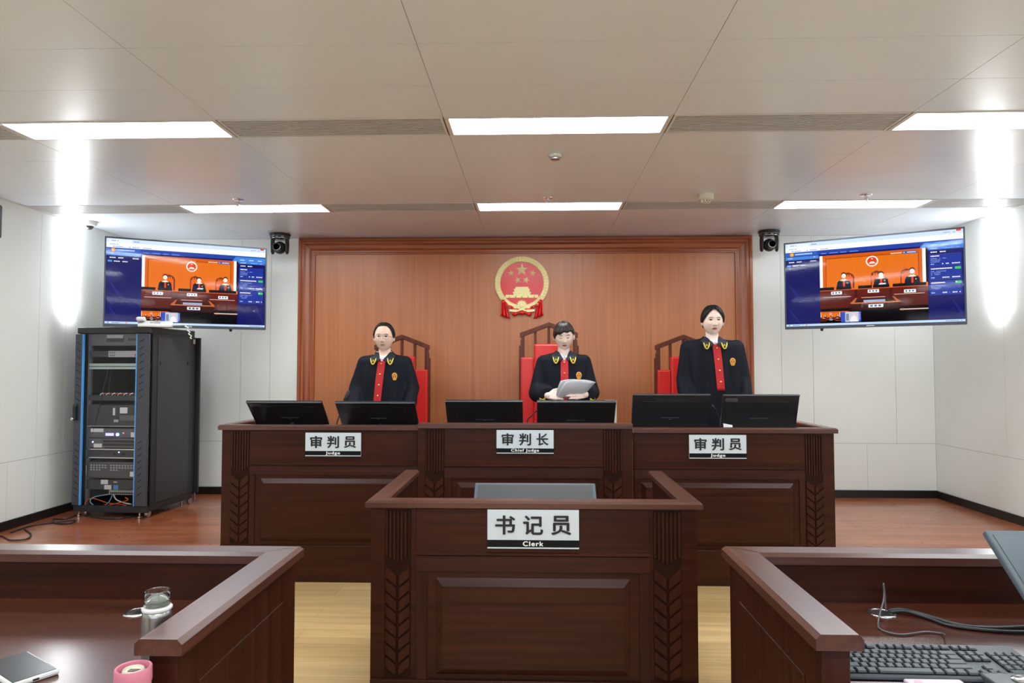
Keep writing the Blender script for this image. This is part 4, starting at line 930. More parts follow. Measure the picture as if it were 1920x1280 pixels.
def ring(mb, rings, seg=40, ex=2.4):
    """closed loft of superellipse rings (z, rx, ry, yc, tilt)"""
    vs = []
    for z, rx, ry, yc, tl in rings:
        for k in range(seg):
            a = 2 * pi * k / seg; c, s = cos(a), sin(a); u = math.copysign(abs(c) ** (2 / ex), c); v = math.copysign(abs(s) ** (2 / ex), s)
            vs.append((rx * u, yc + ry * v, z + tl * v))
    n = len(rings); fs = [(i * seg + k, i * seg + (k + 1) % seg, (i + 1) * seg + (k + 1) % seg, (i + 1) * seg + k) for i in range(n - 1) for k in range(seg)]
    mb.add(vs, fs + [list(range(seg))[::-1], [(n - 1) * seg + k for k in range(seg)]])
def person(label, px, Y, top_y, S, yaw, wide, elbows, wrists, hands, headM, hair, skin, tilt_body=0, stripe=(0, 0), badge_x=.098, glasses=False, eyes='open', nod=0, sh=1.0, sleeve=(.060, .074, .088), nbuttons=3, lips=None, hairmat=None, part=False, slant=0, cuffs=(), strip_len=.50):
    top = atY(px, top_y, Y); x = top.x; zl = top.z - ZP
    t = thing('person', label, 'person', (x, Y, ZP), yaw, group='people at the bench')
    K = S; hc = zl - .113 * S * 1.0 - .004       # head centre height
    zb = lambda z: z * (zl / 1.622)
    HM = Matrix.Translation((0, -.012, hc)) @ headM @ Matrix.Scale(S, 4)
    mb = MB(); head_mesh(mb, HM, wide)
    nb = hc - .135 * S
    limb(mb, [(0, .012, hc - .055 * S), (0, .018, nb - .02)], [.046 * S, .053 * S], 20)
    sx = .165 * sh * S; sz = nb - .045
    ring(mb, [(zb(.80), .145 * S, .095 * S, .015, 0), (zb(.88), .155 * S, .10 * S, .015, 0), (zb(1.02), .125 * S, .085 * S, .01, 0), (zb(1.2), .15 * S, .10 * S, .01, 0), (sz - .01, .12 * S, .075 * S, .015, 0), (nb - .005, .06 * S, .055 * S, .018, 0)], 28, 2.1)
    for s in (-1, 1):
        limb(mb, [(s * .085 * S, .015, zb(.84)), (s * .09 * S, .0, zb(.46)), (s * .085 * S, .02, zb(.09))], [.085 * S, .058 * S, .04 * S], 18)
        limb(mb, [(s * .085 * S, .05, .045), (s * .09 * S, -.13, .035)], [.035, .033], 14)
        e, w_ = Vector(elbows[0 if s < 0 else 1]), Vector(wrists[0 if s < 0 else 1])
        limb(mb, [(s * sx * .93, .015, sz - .045), e, w_], [.044 * S, .038 * S, .026 * S], 16)
    for h_ in hands: hand(mb, *h_)
    me = fuse(mb, 'body', .0042 if eyes == 'down' else .0052, 2, skin); body = link('body', me, t, world=False)
    bvh = BVHTree.FromPolygons([v.co.copy() for v in me.vertices], [tuple(p.vertices) for p in me.polygons])
    HI = HM.inverted()
    def face(x, z, off=.0006):     # a point given in head space laid on the face
        o = HM @ Vector((x, -.3, z)); d = (HM.to_3x3() @ Vector((0, 1, 0))).normalized(); h = bvh.ray_cast(o, d); return (h[0] if h[0] else HM @ Vector((x, -.09, z))) - d * off
    def patch(name, pts, mat, par=body, off=.0012, thick=0):
        c = MB(); P = [face(a, b, off) for a, b in pts]; cen = face(sum(a for a, b in pts) / len(pts), sum(b for a, b in pts) / len(pts), off)
        ca, cb = sum(a for a, b in pts) / len(pts), sum(b for a, b in pts) / len(pts); n = len(P); vs = [cen]
        for q in (.34, .67, 1): vs += [face(ca + (a - ca) * q, cb + (b - cb) * q, off) for a, b in pts]
        c.add(vs, [(0, 1 + k, 1 + (k + 1) % n) for k in range(n)] + [(1 + j * n + k, 1 + (j + 1) * n + k, 1 + (j + 1) * n + (k + 1) % n, 1 + j * n + (k + 1) % n) for j in range(2) for k in range(n)]); return c.build(name, mat, par, world=False, fix=False, smooth='all')
    for s in (-1, 1):
        cx = s * .030
        patch('eyebrow', [(cx - .017, .0215 + .001 * s), (cx - .010, .0255), (cx + .002, .0275), (cx + .012, .0265), (cx + .018, .021 - .001 * s), (cx + .010, .0235), (cx, .0245), (cx - .010, .0225)], M_brow)
        if eyes == 'open':
            al = [(cx + .0140 * cos(a), .005 + (.0066 if sin(a) > 0 else .0050) * sin(a)) for a in [2 * pi * k / 14 for k in range(14)]]
            ey = patch('eye', al, M_eyew, off=.0015)
            patch('iris', [(cx + 0.0064 * cos(a), .0055 + .0060 * sin(a)) for a in [2 * pi * k / 12 for k in range(12)]], M_iris, ey, .0022)
            patch('lash_line', [(cx - .0155, .005), (cx - .009, .0100), (cx, .0118), (cx + .009, .0100), (cx + .0155, .005), (cx + .009, .0085), (cx, .0098), (cx - .009, .0085)], M_iris, ey, .0025)
        else:
            patch('eye', [(cx - .015, .003), (cx - .008, -.0025), (cx, -.0045), (cx + .008, -.0025), (cx + .015, .003), (cx + .008, .0012), (cx, .0002), (cx - .008, .0012)], M_iris, off=.0015)
    patch('lips', [(-.021, -.0615), (-.012, -.0565), (-.004, -.0545), (0, -.0555), (.004, -.0545), (.012, -.0565), (.021, -.0615), (.012, -.0695), (0, -.0725), (-.012, -.0695)], lips or M_lip, off=.0008)
    patch('mouth_line', [(-.020, -.0620), (-.01, -.0608), (0, -.0614), (.01, -.0608), (.020, -.0620), (.01, -.0622), (0, -.0632), (-.01, -.0622)], M_brow, off=.0016)
    for s in (-1, 1): patch('nostril', [(s * .007 + .0032 * cos(a), -.0425 + .0018 * sin(a)) for a in [2 * pi * k / 8 for k in range(8)]], M_brow, off=.001)
    # hair: a shell grown from the same skull above the hairline
    line, th_, gap = hair
    def lim(a):
        sl_ = slant * max(-45, min(45, a)); a = abs(a)
        for (a0, v0), (a1, v1) in zip(line, line[1:]):
            if a <= a1: return v0 + (v1 - v0) * (a - a0) / (a1 - a0) + sl_
        return line[-1][1]
    nu, nv = 96, 34; vs = []; fs = []
    for j in range(nv + 1):
        for k in range(nu):
            a = -pi + 2 * pi * k / nu; l = radians(lim(math.degrees(a))); ph = l + (pi / 2 - l) * (j / nv)
            edge = min(1, j / 5); sw = th_ * (.25 + .75 * math.sqrt(edge)); 
            if part: sw -= .004 * G(math.degrees(a), 5) * (1 if ph > .6 else .3)
            sw += .0012 * sin(a * 23 + ph * 3)
            vs.append(HM @ head_pt(a, ph, wide, sw, feats=False))
    for j in range(nv):
        for k in range(nu): q = (k + 1) % nu; fs.append((j * nu + k, j * nu + q, (j + 1) * nu + q, (j + 1) * nu + k))
    c = MB(); c.add(vs, fs)
    ho = c.build('hair', hairmat or M_hair, body, world=False, smooth='all', fix=True); sd = ho.modifiers.new('solidify', 'SOLIDIFY'); sd.thickness = .006; sd.offset = -1
    if gap:    # knot of hair at the back
        MB().ball(HM @ Vector((0, .105, -.02)), (.035 * S, .03 * S, .04 * S), 18, 12).build('hair_knot', hairmat or M_hair, ho, world=False, smooth='all')
    # robe
    mb = MB()
    ring(mb, [(.22, .25 * S, .19 * S, .02, 0), (.5, .23 * S, .17 * S, .02, 0), (zb(.85), .215 * S, .155 * S, .015, 0), (zb(1.05), .205 * S * sh, .142 * S, .01, 0), (zb(1.18), .203 * S * sh, .135 * S, .01, 0), (sz - .01, .208 * S * sh, .115 * S, .015, 0), (sz + .026, .175 * S * sh, .098 * S, .02, .006), (nb - .012, .086 * S, .080 * S, .02, .022), (nb + .012, .062 * S, .064 * S, .022, .030)], 44, 2.35)
    for s in (-1, 1):
        e, w_ = Vector(elbows[0 if s < 0 else 1]), Vector(wrists[0 if s < 0 else 1]); wv = (w_ - e).normalized()
        limb(mb, [(s * (sx + .002), .015, sz - .026), e], [sleeve[0] * S, sleeve[1] * S], 20)
        mb.tube([e - wv * .02, w_ - wv * .0], [sleeve[1] * S, sleeve[2] * S * .75], 20)
    me = fuse(mb, 'robe', .0085, 5, M_robe)
    for v in me.vertices:      # hanging folds
        n = v.normal.copy(); z = v.co.z; k = min(1, max(0, (sz - .04 - z) / .25)); a = math.atan2(v.co.y, v.co.x)
        f = .0075 * sin(v.co.x * 42 + 3 * noise.noise((v.co.x * 3, z * 2, px))) + .011 * noise.noise((v.co.x * 16, v.co.y * 16, z * 3 + px))
        zr = (sz - z) / .45
        if v.co.y < .03 and -.05 < zr < 1.3: f -= .010 * G(abs(v.co.x) - (.188 - .035 * zr) * S * sh, .010) * min(1, zr * 4 + .2)
        v.co += n * f * (.25 + .75 * k) * (0.35 if abs(v.co.x) < .05 and v.co.y < 0 else 1)
    bm = bmesh.new(); bm.from_mesh(me)
    for _ in range(5): bmesh.ops.smooth_vert(bm, verts=bm.verts, factor=.5, use_axis_x=True, use_axis_y=True, use_axis_z=True)
    bm.to_mesh(me); bm.free(); me.update(); robe = link('robe', me, t, world=False)
    rb_ = BVHTree.FromPolygons([v.co.copy() for v in me.vertices], [tuple(p.vertices) for p in me.polygons])
    def dr(x, z, off):
        h = rb_.ray_cast(Vector((x, -1.2, z)), Vector((0, 1, 0))); return Vector((x, (h[0].y if h[0] else -.05 * S) - off, z))
    def strip(name, poly, mat, off, par=robe, thick=.003, res=7):
        """quad patch poly = 4 corners (x,z) subdivided and laid on the robe"""
        c = MB(); (a, b, c_, d) = [Vector((p[0], p[1])) for p in poly]; vs = []
        for j in range(res + 1):
            for i in range(res + 1):
                u, v = i / res, j / res; q = (a * (1 - u) + b * u) * (1 - v) + (d * (1 - u) + c_ * u) * v; vs.append(dr(q.x, q.y, off))
        c.add(vs, [(j * (res + 1) + i, j * (res + 1) + i + 1, (j + 1) * (res + 1) + i + 1, (j + 1) * (res + 1) + i) for j in range(res) for i in range(res)])
        o = c.build(name, mat, par, world=False, smooth='all'); sd = o.modifiers.new('solidify', 'SOLIDIFY'); sd.thickness = thick; sd.offset = 0; return o
    z0 = nb - .058 * S
    strip('front_strip', [(-.030 + stripe[0], z0 + .01), (.030 + stripe[0], z0 + .01), (.026 + stripe[1] * strip_len / .5, z0 - strip_len), (-.030 + stripe[1] * strip_len / .5, z0 - strip_len)], M_rred, .004, res=16)
    for k in range(4):
        z = z0 - .024 - .086 * k * S; q = dr(stripe[0] + (stripe[1] - stripe[0]) * (z0 - z) / .5, z, .009); MB().ball(q, (.0075, .005, .0075), 12, 8).build('button', M_gold, robe, world=False, smooth='all')
    shirt = strip('shirt', [(-.040 * S, z0 + .060), (.040 * S, z0 + .060), (.004, z0 - .006), (-.004, z0 - .006)], M_shirt, .003, t, res=8)
    for s in (-1, 1):
        strip('shirt_collar', [(s * .058 * S, z0 + .078 * S), (s * .036 * S, z0 + .070 * S), (s * .002, z0 + .022), (s * .030 * S, z0 + .004)], M_shirt, .009, shirt, res=6)
    for s in (-1, 1):
        co = strip('collar', [(s * .010, z0 + .002), (s * .088 * S, z0 - .038), (s * .100 * S, z0 + .036 * S), (s * .048 * S, z0 + .076 * S)], M_collar, .018, robe, .005, 10)
        # yellow wheat-ear mark on the collar
        c = MB(); cx, cz = s * .066, z0 - .006
        for sg in (-1, 1):
            P = [dr(cx + sg * (.006 + .016 * u ** .7), cz - .020 + .046 * u, .024) for u in [k / 6 for k in range(7)]]; c.tube(P, [.0035, .005, .0055, .0055, .005, .004, .002], 6)
        c.tube([dr(cx - .008, cz - .021, .024), dr(cx + .008, cz - .021, .024)], .005, 6); c.ball(dr(cx, cz + .006, .023), (.005, .003, .009), 8, 6)
        c.build('collar_badge', M_yel, co, world=False, smooth='all')
    c = MB(); q = dr(badge_x, z0 - .125 * S, .006); c.ball(q, (.022, .004, .027), 18, 10); c.ball(q + Vector((0, 0, -.024)), (.016, .004, .010), 12, 8); bd = c.build('chest_badge', M_or, robe, world=False, smooth='all')
    c = MB()
    for s in (-1, 1): c.ball(q + Vector((s * .008, -.0035, -.002)), (.0035, .002, .009), 8, 6)
    c.ball(q + Vector((0, -.0035, .013)), (.006, .002, .004), 8, 6); c.build('badge_mark', M_ord, bd, world=False, smooth='all')
    for s in (-1, 1): MB().sweep([(cos(2 * pi * k / 12) * .042, sin(2 * pi * k / 12) * .045) for k in range(12)], [((s * .09 * S, -.05, .0), (1, 0, 0), (0, 2.6, 0)), ((s * .09 * S, -.04, .05), (1, 0, 0), (0, 2.2, 0)), ((s * .085 * S, .0, .085), (.9, 0, 0), (0, 1.1, 0))]).build('shoe', M_black, t, world=False, smooth=True)
    for cx, cz in cuffs:
        c = MB()
        for k in (0, 1, 2): c.tube([dr(cx - .022, cz + .012 - k * .010, .004), dr(cx, cz - k * .010, .004), dr(cx + .022, cz + .014 - k * .010, .004)], .0035, 6)
        c.build('cuff_badge', M_yel, robe, world=False, smooth='all')
    if glasses:
        gl = MB()
        for s in (-1, 1):
            P = [face(s * .031 + .0215 * math.copysign(abs(cos(a)) ** .6, cos(a)), .002 + .0145 * math.copysign(abs(sin(a)) ** .6, sin(a)), .008) for a in [2 * pi * k / 20 for k in range(21)]]
            ym = min(p.y for p in P); P = [Vector((p.x, ym + abs(p.x) * .12, p.z)) for p in P]; gl.tube(P, .0011, 6)
            hp = P[0] if s > 0 else P[10]; gl.tube([hp, HM @ Vector((s * .079 * wide, -.055, .006)), HM @ Vector((s * .080 * wide, .0, .004))], .0016, 6)
        a = face(-.010, .006, .010); b = face(.010, .006, .010); gl.tube([a, (a + b) / 2 + Vector((0, -.003, .002)), b], .0011, 6)
        gl.build('glasses', pbr('glasses_frame', (.45, .43, .40), .25, metal=.8), body, world=False, smooth='all')
    return t, face, z0
I3 = Matrix.Identity(4)
down = lambda s, sc=1.0: ((s * .20, -.22, .79), (-.15 * s, -.95, -.12), (0, -.1, 1), s, .12, .10, sc)
man, fm, zm_ = person('man with glasses and receding black hair in a navy judge robe, standing at left', 721, 5.36, 606, .955, radians(2), 1.05,
    [(-.205, .015, 1.03), (.212, .015, 1.03)], [(-.195, -.17, .80), (.20, -.17, .80)], [((-.195, -.17, .80), (.15, -.95, -.2), (0, -.1, 1), 1, .15, .1, .95), ((.20, -.17, .80), (-.15, -.95, -.2), (0, -.1, 1), -1, .15, .1, .95)],
    Matrix.Rotation(radians(1), 4, 'X'), ([(0, 57), (25, 56), (45, 52), (58, 38), (68, 14), (80, -2), (95, -6), (120, -25), (180, -38)], .006, False), M_skin, stripe=(0, -.045), badge_x=.100, glasses=True, lips=M_lipm)
chief, fc, zch = person('woman with dark fringe in a navy judge robe, looking down at papers in her hands', 1057, 5.36, 603, .96, 0, 1.05,
    [(-.205, -.02, 1.00), (.212, -.02, 1.00)], [(-.132, -.235, .985), (.145, -.300, .995)],
    [((-.132, -.235, .985), (.95, -.35, .05), (-.2, -.85, .35), -1, .12, .05, .95), ((.145, -.300, .995), (-.97, -.22, .02), (.2, -.95, .1), 1, .12, .05, .95)],
    Matrix.Rotation(radians(14), 4, 'X') @ Matrix.Rotation(radians(-3), 4, 'Y'), ([(0, 25), (22, 17), (40, 20), (52, 14), (64, 4), (80, -4), (95, -8), (120, -25), (180, -38)], .010, True), M_skinf, stripe=(.0, .0), badge_x=.110, eyes='down', hairmat=M_hairb, slant=.13, cuffs=((-.172, .955), (.20, .955)), sleeve=(.058, .074, .095))
right, fr2, zr_ = person('woman with black hair parted and tied back in a navy judge robe, standing at right', 1335, 5.36, 574, .99, radians(-3), 1.05,
    [(-.205, .01, 1.10), (.222, .01, 1.10)], [(-.19, -.15, .86), (.21, -.15, .86)], [((-.19, -.15, .86), (.15, -.8, -.6), (0, -.4, 1), 1, .15, .1, .95), ((.21, -.15, .86), (-.15, -.8, -.6), (0, -.4, 1), -1, .15, .1, .95)],
    Matrix.Rotation(radians(1), 4, 'X'), ([(0, 55), (10, 50), (28, 38), (42, 25), (55, 12), (68, 3), (82, -6), (95, -10), (120, -25), (180, -38)], .008, True), M_skinf, stripe=(.008, .05), badge_x=.128, part=True, sh=1.13, strip_len=.345)
# papers held by the chief judge
pc = chief.location; P0 = Vector((.030, -.268, .968))
t = thing('paper_sheets', 'sheaf of white papers held in the hands of the middle judge', 'paper', pc + P0)
for k, (dx, dz, tw) in enumerate(((0, 0, 0), (.008, .004, .02), (-.006, .007, -.03))):
    c = MB(); n = 10; vs = []
    for j in range(n + 1):
        for i in range(n + 1):
            u, v = i / n - .5, j / n; w_ = .19
            x = u * w_ + .030 * v * 1.0 + dx + tw * v + .03 * v * v; zz = v * .135 + dz - .012 * (u * 2) ** 2 * v - .014 * max(0, u) * v; y = -.012 - v * .13 - .030 * sin(pi * v) * .6 + .02 * (u * 2) ** 2 - k * -.0035
            vs.append((x, y, zz))
    c.add(vs, [(j * (n + 1) + i, j * (n + 1) + i + 1, (j + 1) * (n + 1) + i + 1, (j + 1) * (n + 1) + i) for j in range(n) for i in range(n)])
    o = c.build('sheet', pbr('paper_white', (.82, .82, .88), .7), t, world=False, smooth='all'); sd = o.modifiers.new('solidify', 'SOLIDIFY'); sd.thickness = .0016

# ------------------------------------------------------------------ judges' chairs
M_red = pbr('red_leather', (.66, .018, .014), .38, coat=.15, bump=(25, .12))
def chair(label, pxc, Y, peak_y, w_px=52):
    c0 = atY(pxc, peak_y, Y); H = c0.z - ZP; hw = w_px * Y / 1280
    zz = lambda dy: H - dy * Y / 1280
    t = thing('high_back_chair', label, 'chair', (c0.x, Y, ZP), group='high-backed judge chairs')
    # peaked top rail with stepped corners and posts
    rt_ = .020
    c = MB(); ri = .018 * 1.3
    c.prism([(-hw + .0, -.023, zz(20)), (0, -.023, zz(0)), (hw - .0, -.023, zz(20)), (hw - .0, -.023, zz(29)), (0, -.023, zz(8.5)), (-hw + .0, -.023, zz(29))], (0, 0, 0), (0, .051, 0)); c.build('top_rail', M_chairw, t, bevel=.003, world=False)
    for s in (-1, 1):
        c = MB(); q = [(s * (hw - .012), zz(24)), (s * (hw - .012), zz(34)), (s * (hw - .004), zz(34)), (s * (hw - .004), zz(44)), (s * (hw + .008), zz(44)), (s * (hw + .008), .02), (s * (hw - .040), .02), (s * (hw - .040), zz(25))]
        c.prism([(a, -.02, b) for a, b in q], (0, 0, 0), (0, .045, 0)); c.build('post', M_chairw, t, bevel=.003, world=False)
    for x in (-.51, -.17 , .17, .51)[0:4]:
        xx = x * (hw - .02) if abs(x) > .3 else (0 if x < 0 else None)
        if xx is None: continue
        MB().box(xx - .012, xx + .012, -.010, .015, zz(70), zz(6 + abs(xx) / hw * 20)).build('slat', M_chairw, t, bevel=.002, world=False)
    # stepped red upholstery: raised middle and lower sides
    m_ = hw * .52
    c = MB().box(-m_, m_, -.095, -.018, .52, zz(41)); c.build('back_cushion', M_red, t, bevel=.018, world=False)
    for s in (-1, 1):
        a, b = sorted((s * (m_ + .001), s * (hw - .006))); MB().box(a, b, -.085, -.018, .55, zz(66)).build('side_cushion', M_red, t, bevel=.014, world=False)
    MB().box(-hw + .03, hw - .03, -.40, -.09, .42, .50).build('seat', M_red, t, bevel=.02, world=False)
    MB().box(-hw + .02, hw - .02, -.40, -.02, .36, .42).build('seat_frame', M_chairw, t, bevel=.004, world=False)
    for sx_ in (-1, 1):
        for sy in (-.38, ): MB().box(*sorted((sx_ * (hw - .06), sx_ * (hw - .01))), sy, sy + .05, 0, .40).build('leg', M_chairw, t, bevel=.003, world=False)
        MB().box(*sorted((sx_ * (hw - .045), sx_ * (hw + .005))), -.34, -.02, .66, .70).box(*sorted((sx_ * (hw - .035), sx_ * (hw - .005))), -.34, -.30, .42, .66).build('armrest', M_chairw, t, bevel=.006, world=False)
        MB().box(*sorted((sx_ * (hw - .04), sx_ * (hw + .008))), -.02, .025, 0, .02).build('foot', M_chairw, t, world=False)
chair('red high-backed judge chair with peaked wooden top, behind the man with glasses', 754, 6.02, 627)
chair('taller red high-backed judge chair with peaked wooden top, behind the middle judge', 1029, 6.02, 604, 54)
chair('red high-backed judge chair with peaked wooden top, left of the woman standing at right', 1281, 6.02, 627)

# ------------------------------------------------------------------ monitors
M_mon = pbr('monitor_back', (.014, .016, .019), .30, coat=.2); M_mong = pbr('monitor_edge', (.10, .11, .13), .35)
M_scr = pbr('screen_off', (.05, .055, .06), .22)
def monitor(label, a, b, Yt, alpha, zdesk, back=True, H=.31, W=None, group=None, frame=None, tag_=False, yaw=0, screen_m=None, base_y=None):
    """a,b: picture ends of the top edge; back=True shows its back, screen turned to the judges"""
    A = atY(*a, Yt); B = atY(*b, Yt); W = W or (B.x - A.x); al = radians(alpha); s = 1 if back else -1
    x0 = A.x + W / 2 if True else 0
    t = thing('computer_monitor', label, 'monitor', (x0, Yt + s * (H * .5) * sin(al), zdesk), yaw, group=group)
    zt = (A.z + B.z) / 2 - zdesk
    M = Matrix.Translation((0, -s * (H * .5) * sin(al), zt)) @ Matrix.Rotation(s * al, 4, 'X')      # local: top edge at origin, panel hangs down -Z
    d0, d1 = (0, .028) if back else (-.0, .030)
    c = MB()
    if back: c.box(-W / 2, W / 2, .012, .026, -H, 0).box(-W * .36, W * .36, .0105, .013, -H * .9, -H * .16)
    else: c.box(-W / 2, W / 2, .0, .016, -H, 0).box(-W * .36, W * .36, .016, .034, -H * .9, -H * .16)
    c.xf(M); h = c.build('housing', frame or M_mon, t, bevel=.004, world=False)
    c = MB()
    if back: c.box(-W / 2 + .012, W / 2 - .012, .026, .0275, -H + .018, -.012)
    else: c.box(-W / 2 + .014, W / 2 - .014, -.0015, .0, -H + .02, -.014)
    c.xf(M); c.build('screen', screen_m or M_scr, t, world=False)
    if back:
        c = MB().box(-W / 2, W / 2, .006, .013, -.005, .0006); c.xf(M); c.build('top_edge', M_mong, t, world=False)
        c = MB().box(-.06, .06, 0.008, .0115, -H * .56, -H * .54); c.xf(M); c.build('cable_clip', pbr('clip_grey', (.05, .052, .056), .3), t, bevel=.001, world=False)
        c = MB().box(-W * .2, W * .25, .0095, .0115, -H * .16, -H * .10); c.xf(M); c.build('vent_strip', M_blackm, t, world=False)
        if tag_: c = MB().box(-W / 2 + .018, -W / 2 + .10, 0.0112, .0125, -H * .16, -H * .075); c.xf(M); c.build('sticker', pbr('clear_sticker', (.06, .06, .065), .15, coat=1), t, world=False)
    mid = M @ Vector((0, .02, -H * .55)); bz = (.0)
    MB().tube([mid, (0, mid.y + s * .05, max(.05, mid.z - .03)), (0, mid.y + s * .05, .012)], .018, 12).build('stand', M_blackm, t, world=False, smooth=True)
    MB().lathe([(.10, 0), (.10, .008), (.085, .014), (.02, .016)], (0, mid.y + s * .05, 0), 32).build('base', M_black, t, world=False, smooth=True)
    return t
g = 'black monitors on the judge bench'
monitor('black monitor at the far left of the judge bench, tilted back', (460, 755), (602, 757), 4.60, 48, ZW, group=g, tag_=True)
monitor('black monitor on the bench in front of the man with glasses', (627, 757), (777, 757), 4.56, 48, ZW, group=g)
monitor('black monitor on the middle bench section, left of the seated position with the papers'.replace('the seated position with the papers', 'the middle judge'), (834, 754), (980, 754), 4.55, 40, ZW, group=g)
monitor('black monitor on the middle bench section, in front of the middle judge', (1007, 755), (1156, 755), 4.55, 40, ZW, group=g)
monitor('taller black monitor on the right bench section, beside the middle section', (1187, 740), (1333, 741), 4.60, 20, ZW, group=g)
monitor('taller black monitor at the far right of the bench with a sticker on its back', (1357, 741), (1501, 742), 4.60, 20, ZW, group=g, tag_=True)
M_frg = pbr('monitor_frame_grey', (.085, .105, .125), .4, spec=.2)
monitor('grey-framed monitor lying tilted back inside the clerk desk', (891, 905), (1116, 905), 3.22, 52, .70, back=False, H=.30, frame=M_frg, screen_m=pbr('screen_grey', (.075, .075, .078), .4, spec=.1))
monitor('monitor leaning back at the right edge of the lower right desk', (1845, 993), (1920, 994), 1.76, 50, .70, back=False, H=.305, W=.50, frame=M_frg, screen_m=pbr('screen_bluegrey', (.055, .08, .10), .3, spec=.15))

# microphones and small things on the judge bench
def mic(label, foot, pts, Y, foam=0):
    P = [atY(x, y, Y) for x, y in pts]; F0 = Vector((P[0].x, Y, ZW)); t = thing('microphone', label, 'microphone', F0, group='bench microphones')
    MB().box(-.04, .04, -.05, .05, 0, .022).build('base', M_black, t, bevel=.006, world=False)
    Q = spline([(0, 0, .02)] + [tuple(p - F0) for p in P], 5); MB().tube(Q, .0045, 8).build('gooseneck', M_blackm, t, world=False, smooth=True)
    d = (Q[-1] - Q[-3]).normalized(); e = Q[-1]
    MB().tube([e - d * (.01 + foam), e - d * foam * .3, e, e + d * .012], [.007 + foam * .06] * 3 + [.005], 12).build('capsule', M_blackm, t, world=False, smooth='all')
mic('black microphone on a stalk at the left of the man with glasses', 0, [(632, 792), (640, 770), (654, 735)], 4.95, .16)
mic('thin black microphone stalk between the two middle monitors', 0, [(989, 788), (997, 779), (1007, 769)], 4.82)
mic('black microphone stalk between the two taller monitors on the right', 0, [(1350, 795), (1346, 778), (1337, 762)], 4.74, .02)
p = atY(1364, 797, 4.56); t = thing('note_card', 'white folded card on the right bench section between its two monitors', 'card', (p.x, 4.52, ZW))
MB().prism([(-.03, 0, 0), (-.033, .02, .098), (.030, .035, .086), (.035, .01, 0)], (0, 0, 0), (0, .002, 0)).build('card', M_lab, t, world=False)
p = atY(1145, 752, 4.95); t = thing('cream_box', 'small cream box just showing above the right middle monitor', 'box', (p.x, 4.95, ZW))
MB().box(-.038, .038, -.04, .04, 0, p.z - ZW).build('body', M_cream, t, bevel=.003, world=False); MB().box(-.039, .039, -.041, .041, p.z - ZW, p.z - ZW + .006).build('lid', M_white, t, bevel=.001, world=False)

# ------------------------------------------------------------------ left desk
ZD = .70
def grommet(label, px, py):
    q = atZ(px, py, ZD); t = thing('cable_grommet', label, 'cable grommet', (q.x, q.y, ZD), group='desk cable grommets')
    MB().lathe([(.026, .0005), (.030, .0025), (.034, .003), (.040, .0005), (.038, -.001), (.028, -.001)], seg=40, closed=True).build('ring', M_chrome, t, world=False, smooth='all')
    MB().lathe([(.027, 0), (.027, .0012), (.001, .0014)], seg=32).build('cover', M_steel, t, world=False); MB().box(-.004, .016, -.020, .004, .0014, .0022).build('slot', M_blackm, t, world=False)
    return t
grommet('round steel cable grommet in the lower left desk behind the steel bottle', 259, 1147)
grommet('round steel cable grommet in the lower right desk with cables coming out', 1653, 1149)
M_pink = pbr('pink_plastic', (.62, .20, .28), .4); M_pinkl = pbr('pink_label', (.80, .55, .60), .5)
def clear(name='clear_glass'):
    if name in MATS: return MATS[name]
    m = bpy.data.materials.new(name); m.use_nodes = True; N, L = nt(m); b = N['Principled BSDF']
    b.inputs['Base Color'].default_value = (.92, .96, .95, 1); b.inputs['Roughness'].default_value = .03; b.inputs['Transmission Weight'].default_value = 1; b.inputs['IOR'].default_value = 1.3
    MATS[name] = m; return m
bx, by = -.815, 1.475
t = thing('drinking_bottle', 'open steel bottle with clear glass neck on the lower left desk', 'bottle', (bx, by, ZD))
MB().lathe([(.024, 0), (.030, .004), (.030, .034), (.029, .036)], seg=40).build('pink_base', M_pinkl, t, world=False, smooth=True)
MB().lathe([(.0295, .036), (.0300, .045), (.0300, .138), (.028, .146), (.026, .148)], seg=48).build('steel_sleeve', pbr('sleeve_steel', (.34, .34, .34), .28, metal=1), t, world=False, smooth=True)
MB().lathe([(.0255, .146), (.0305, .150), (.0305, .154), (.026, .157)], seg=40).build('collar', pbr('clear_rim', (.75, .72, .74), .2), t, world=False, smooth=True)
g_ = [(.0245, .150), (.025, .156), (.0265, .160), (.0268, .163), (.0245, .166), (.0245, .170), (.0262, .173), (.0245, .176), (.0245, .188), (.0235, .190), (.0225, .188), (.0225, .152)]
MB().lathe(g_, seg=48, closed=True).build('glass_neck', clear(), t, world=False, smooth='all')
MB().lathe([(.0222, .150), (.0222, .168), (.001, .1685)], seg=32).build('water', pbr('tea_water', (.22, .23, .20), .1), t, world=False, smooth=True)
q = atZ(252, 1251, .80); t = thing('tumbler', 'pink tumbler with a round cream lid centre at the front left desk corner', 'tumbler', (q.x - .002, q.y, ZD))
MB().lathe([(.026, 0), (.029, .004), (.031, .06), (.0315, .072)], seg=40).build('body', M_pink, t, world=False, smooth=True)
MB().lathe([(.0325, .073), (.033, .076), (.0325, .100), (.031, .102), (.028, .1005), (.0275, .092), (.0275, .08)], seg=44).build('lid', M_pink, t, world=False, smooth=True)
MB().lathe([(.020, .09), (.019, .097), (.0175, .0985), (.016, .094), (.001, .094)], seg=36).build('lid_disc', pbr('lid_cream', (.66, .64, .52), .3), t, world=False, smooth=True)
MB().lathe([(.0275, .088), (.0275, .0905), (.02, .0905)], seg=36).build('lid_recess', pbr('lid_rim_brown', (.35, .18, .16), .4), t, world=False)
MB().box(-.008, .012, -.006, .004, .0942, .096).build('spout', pbr('spout_dark', (.12, .10, .09), .4), t, world=False)
a, b, c_, d = [atZ(x, y, ZD + .012) for x, y in ((45, 1217), (101, 1250), (32, 1287), (-30, 1247))]
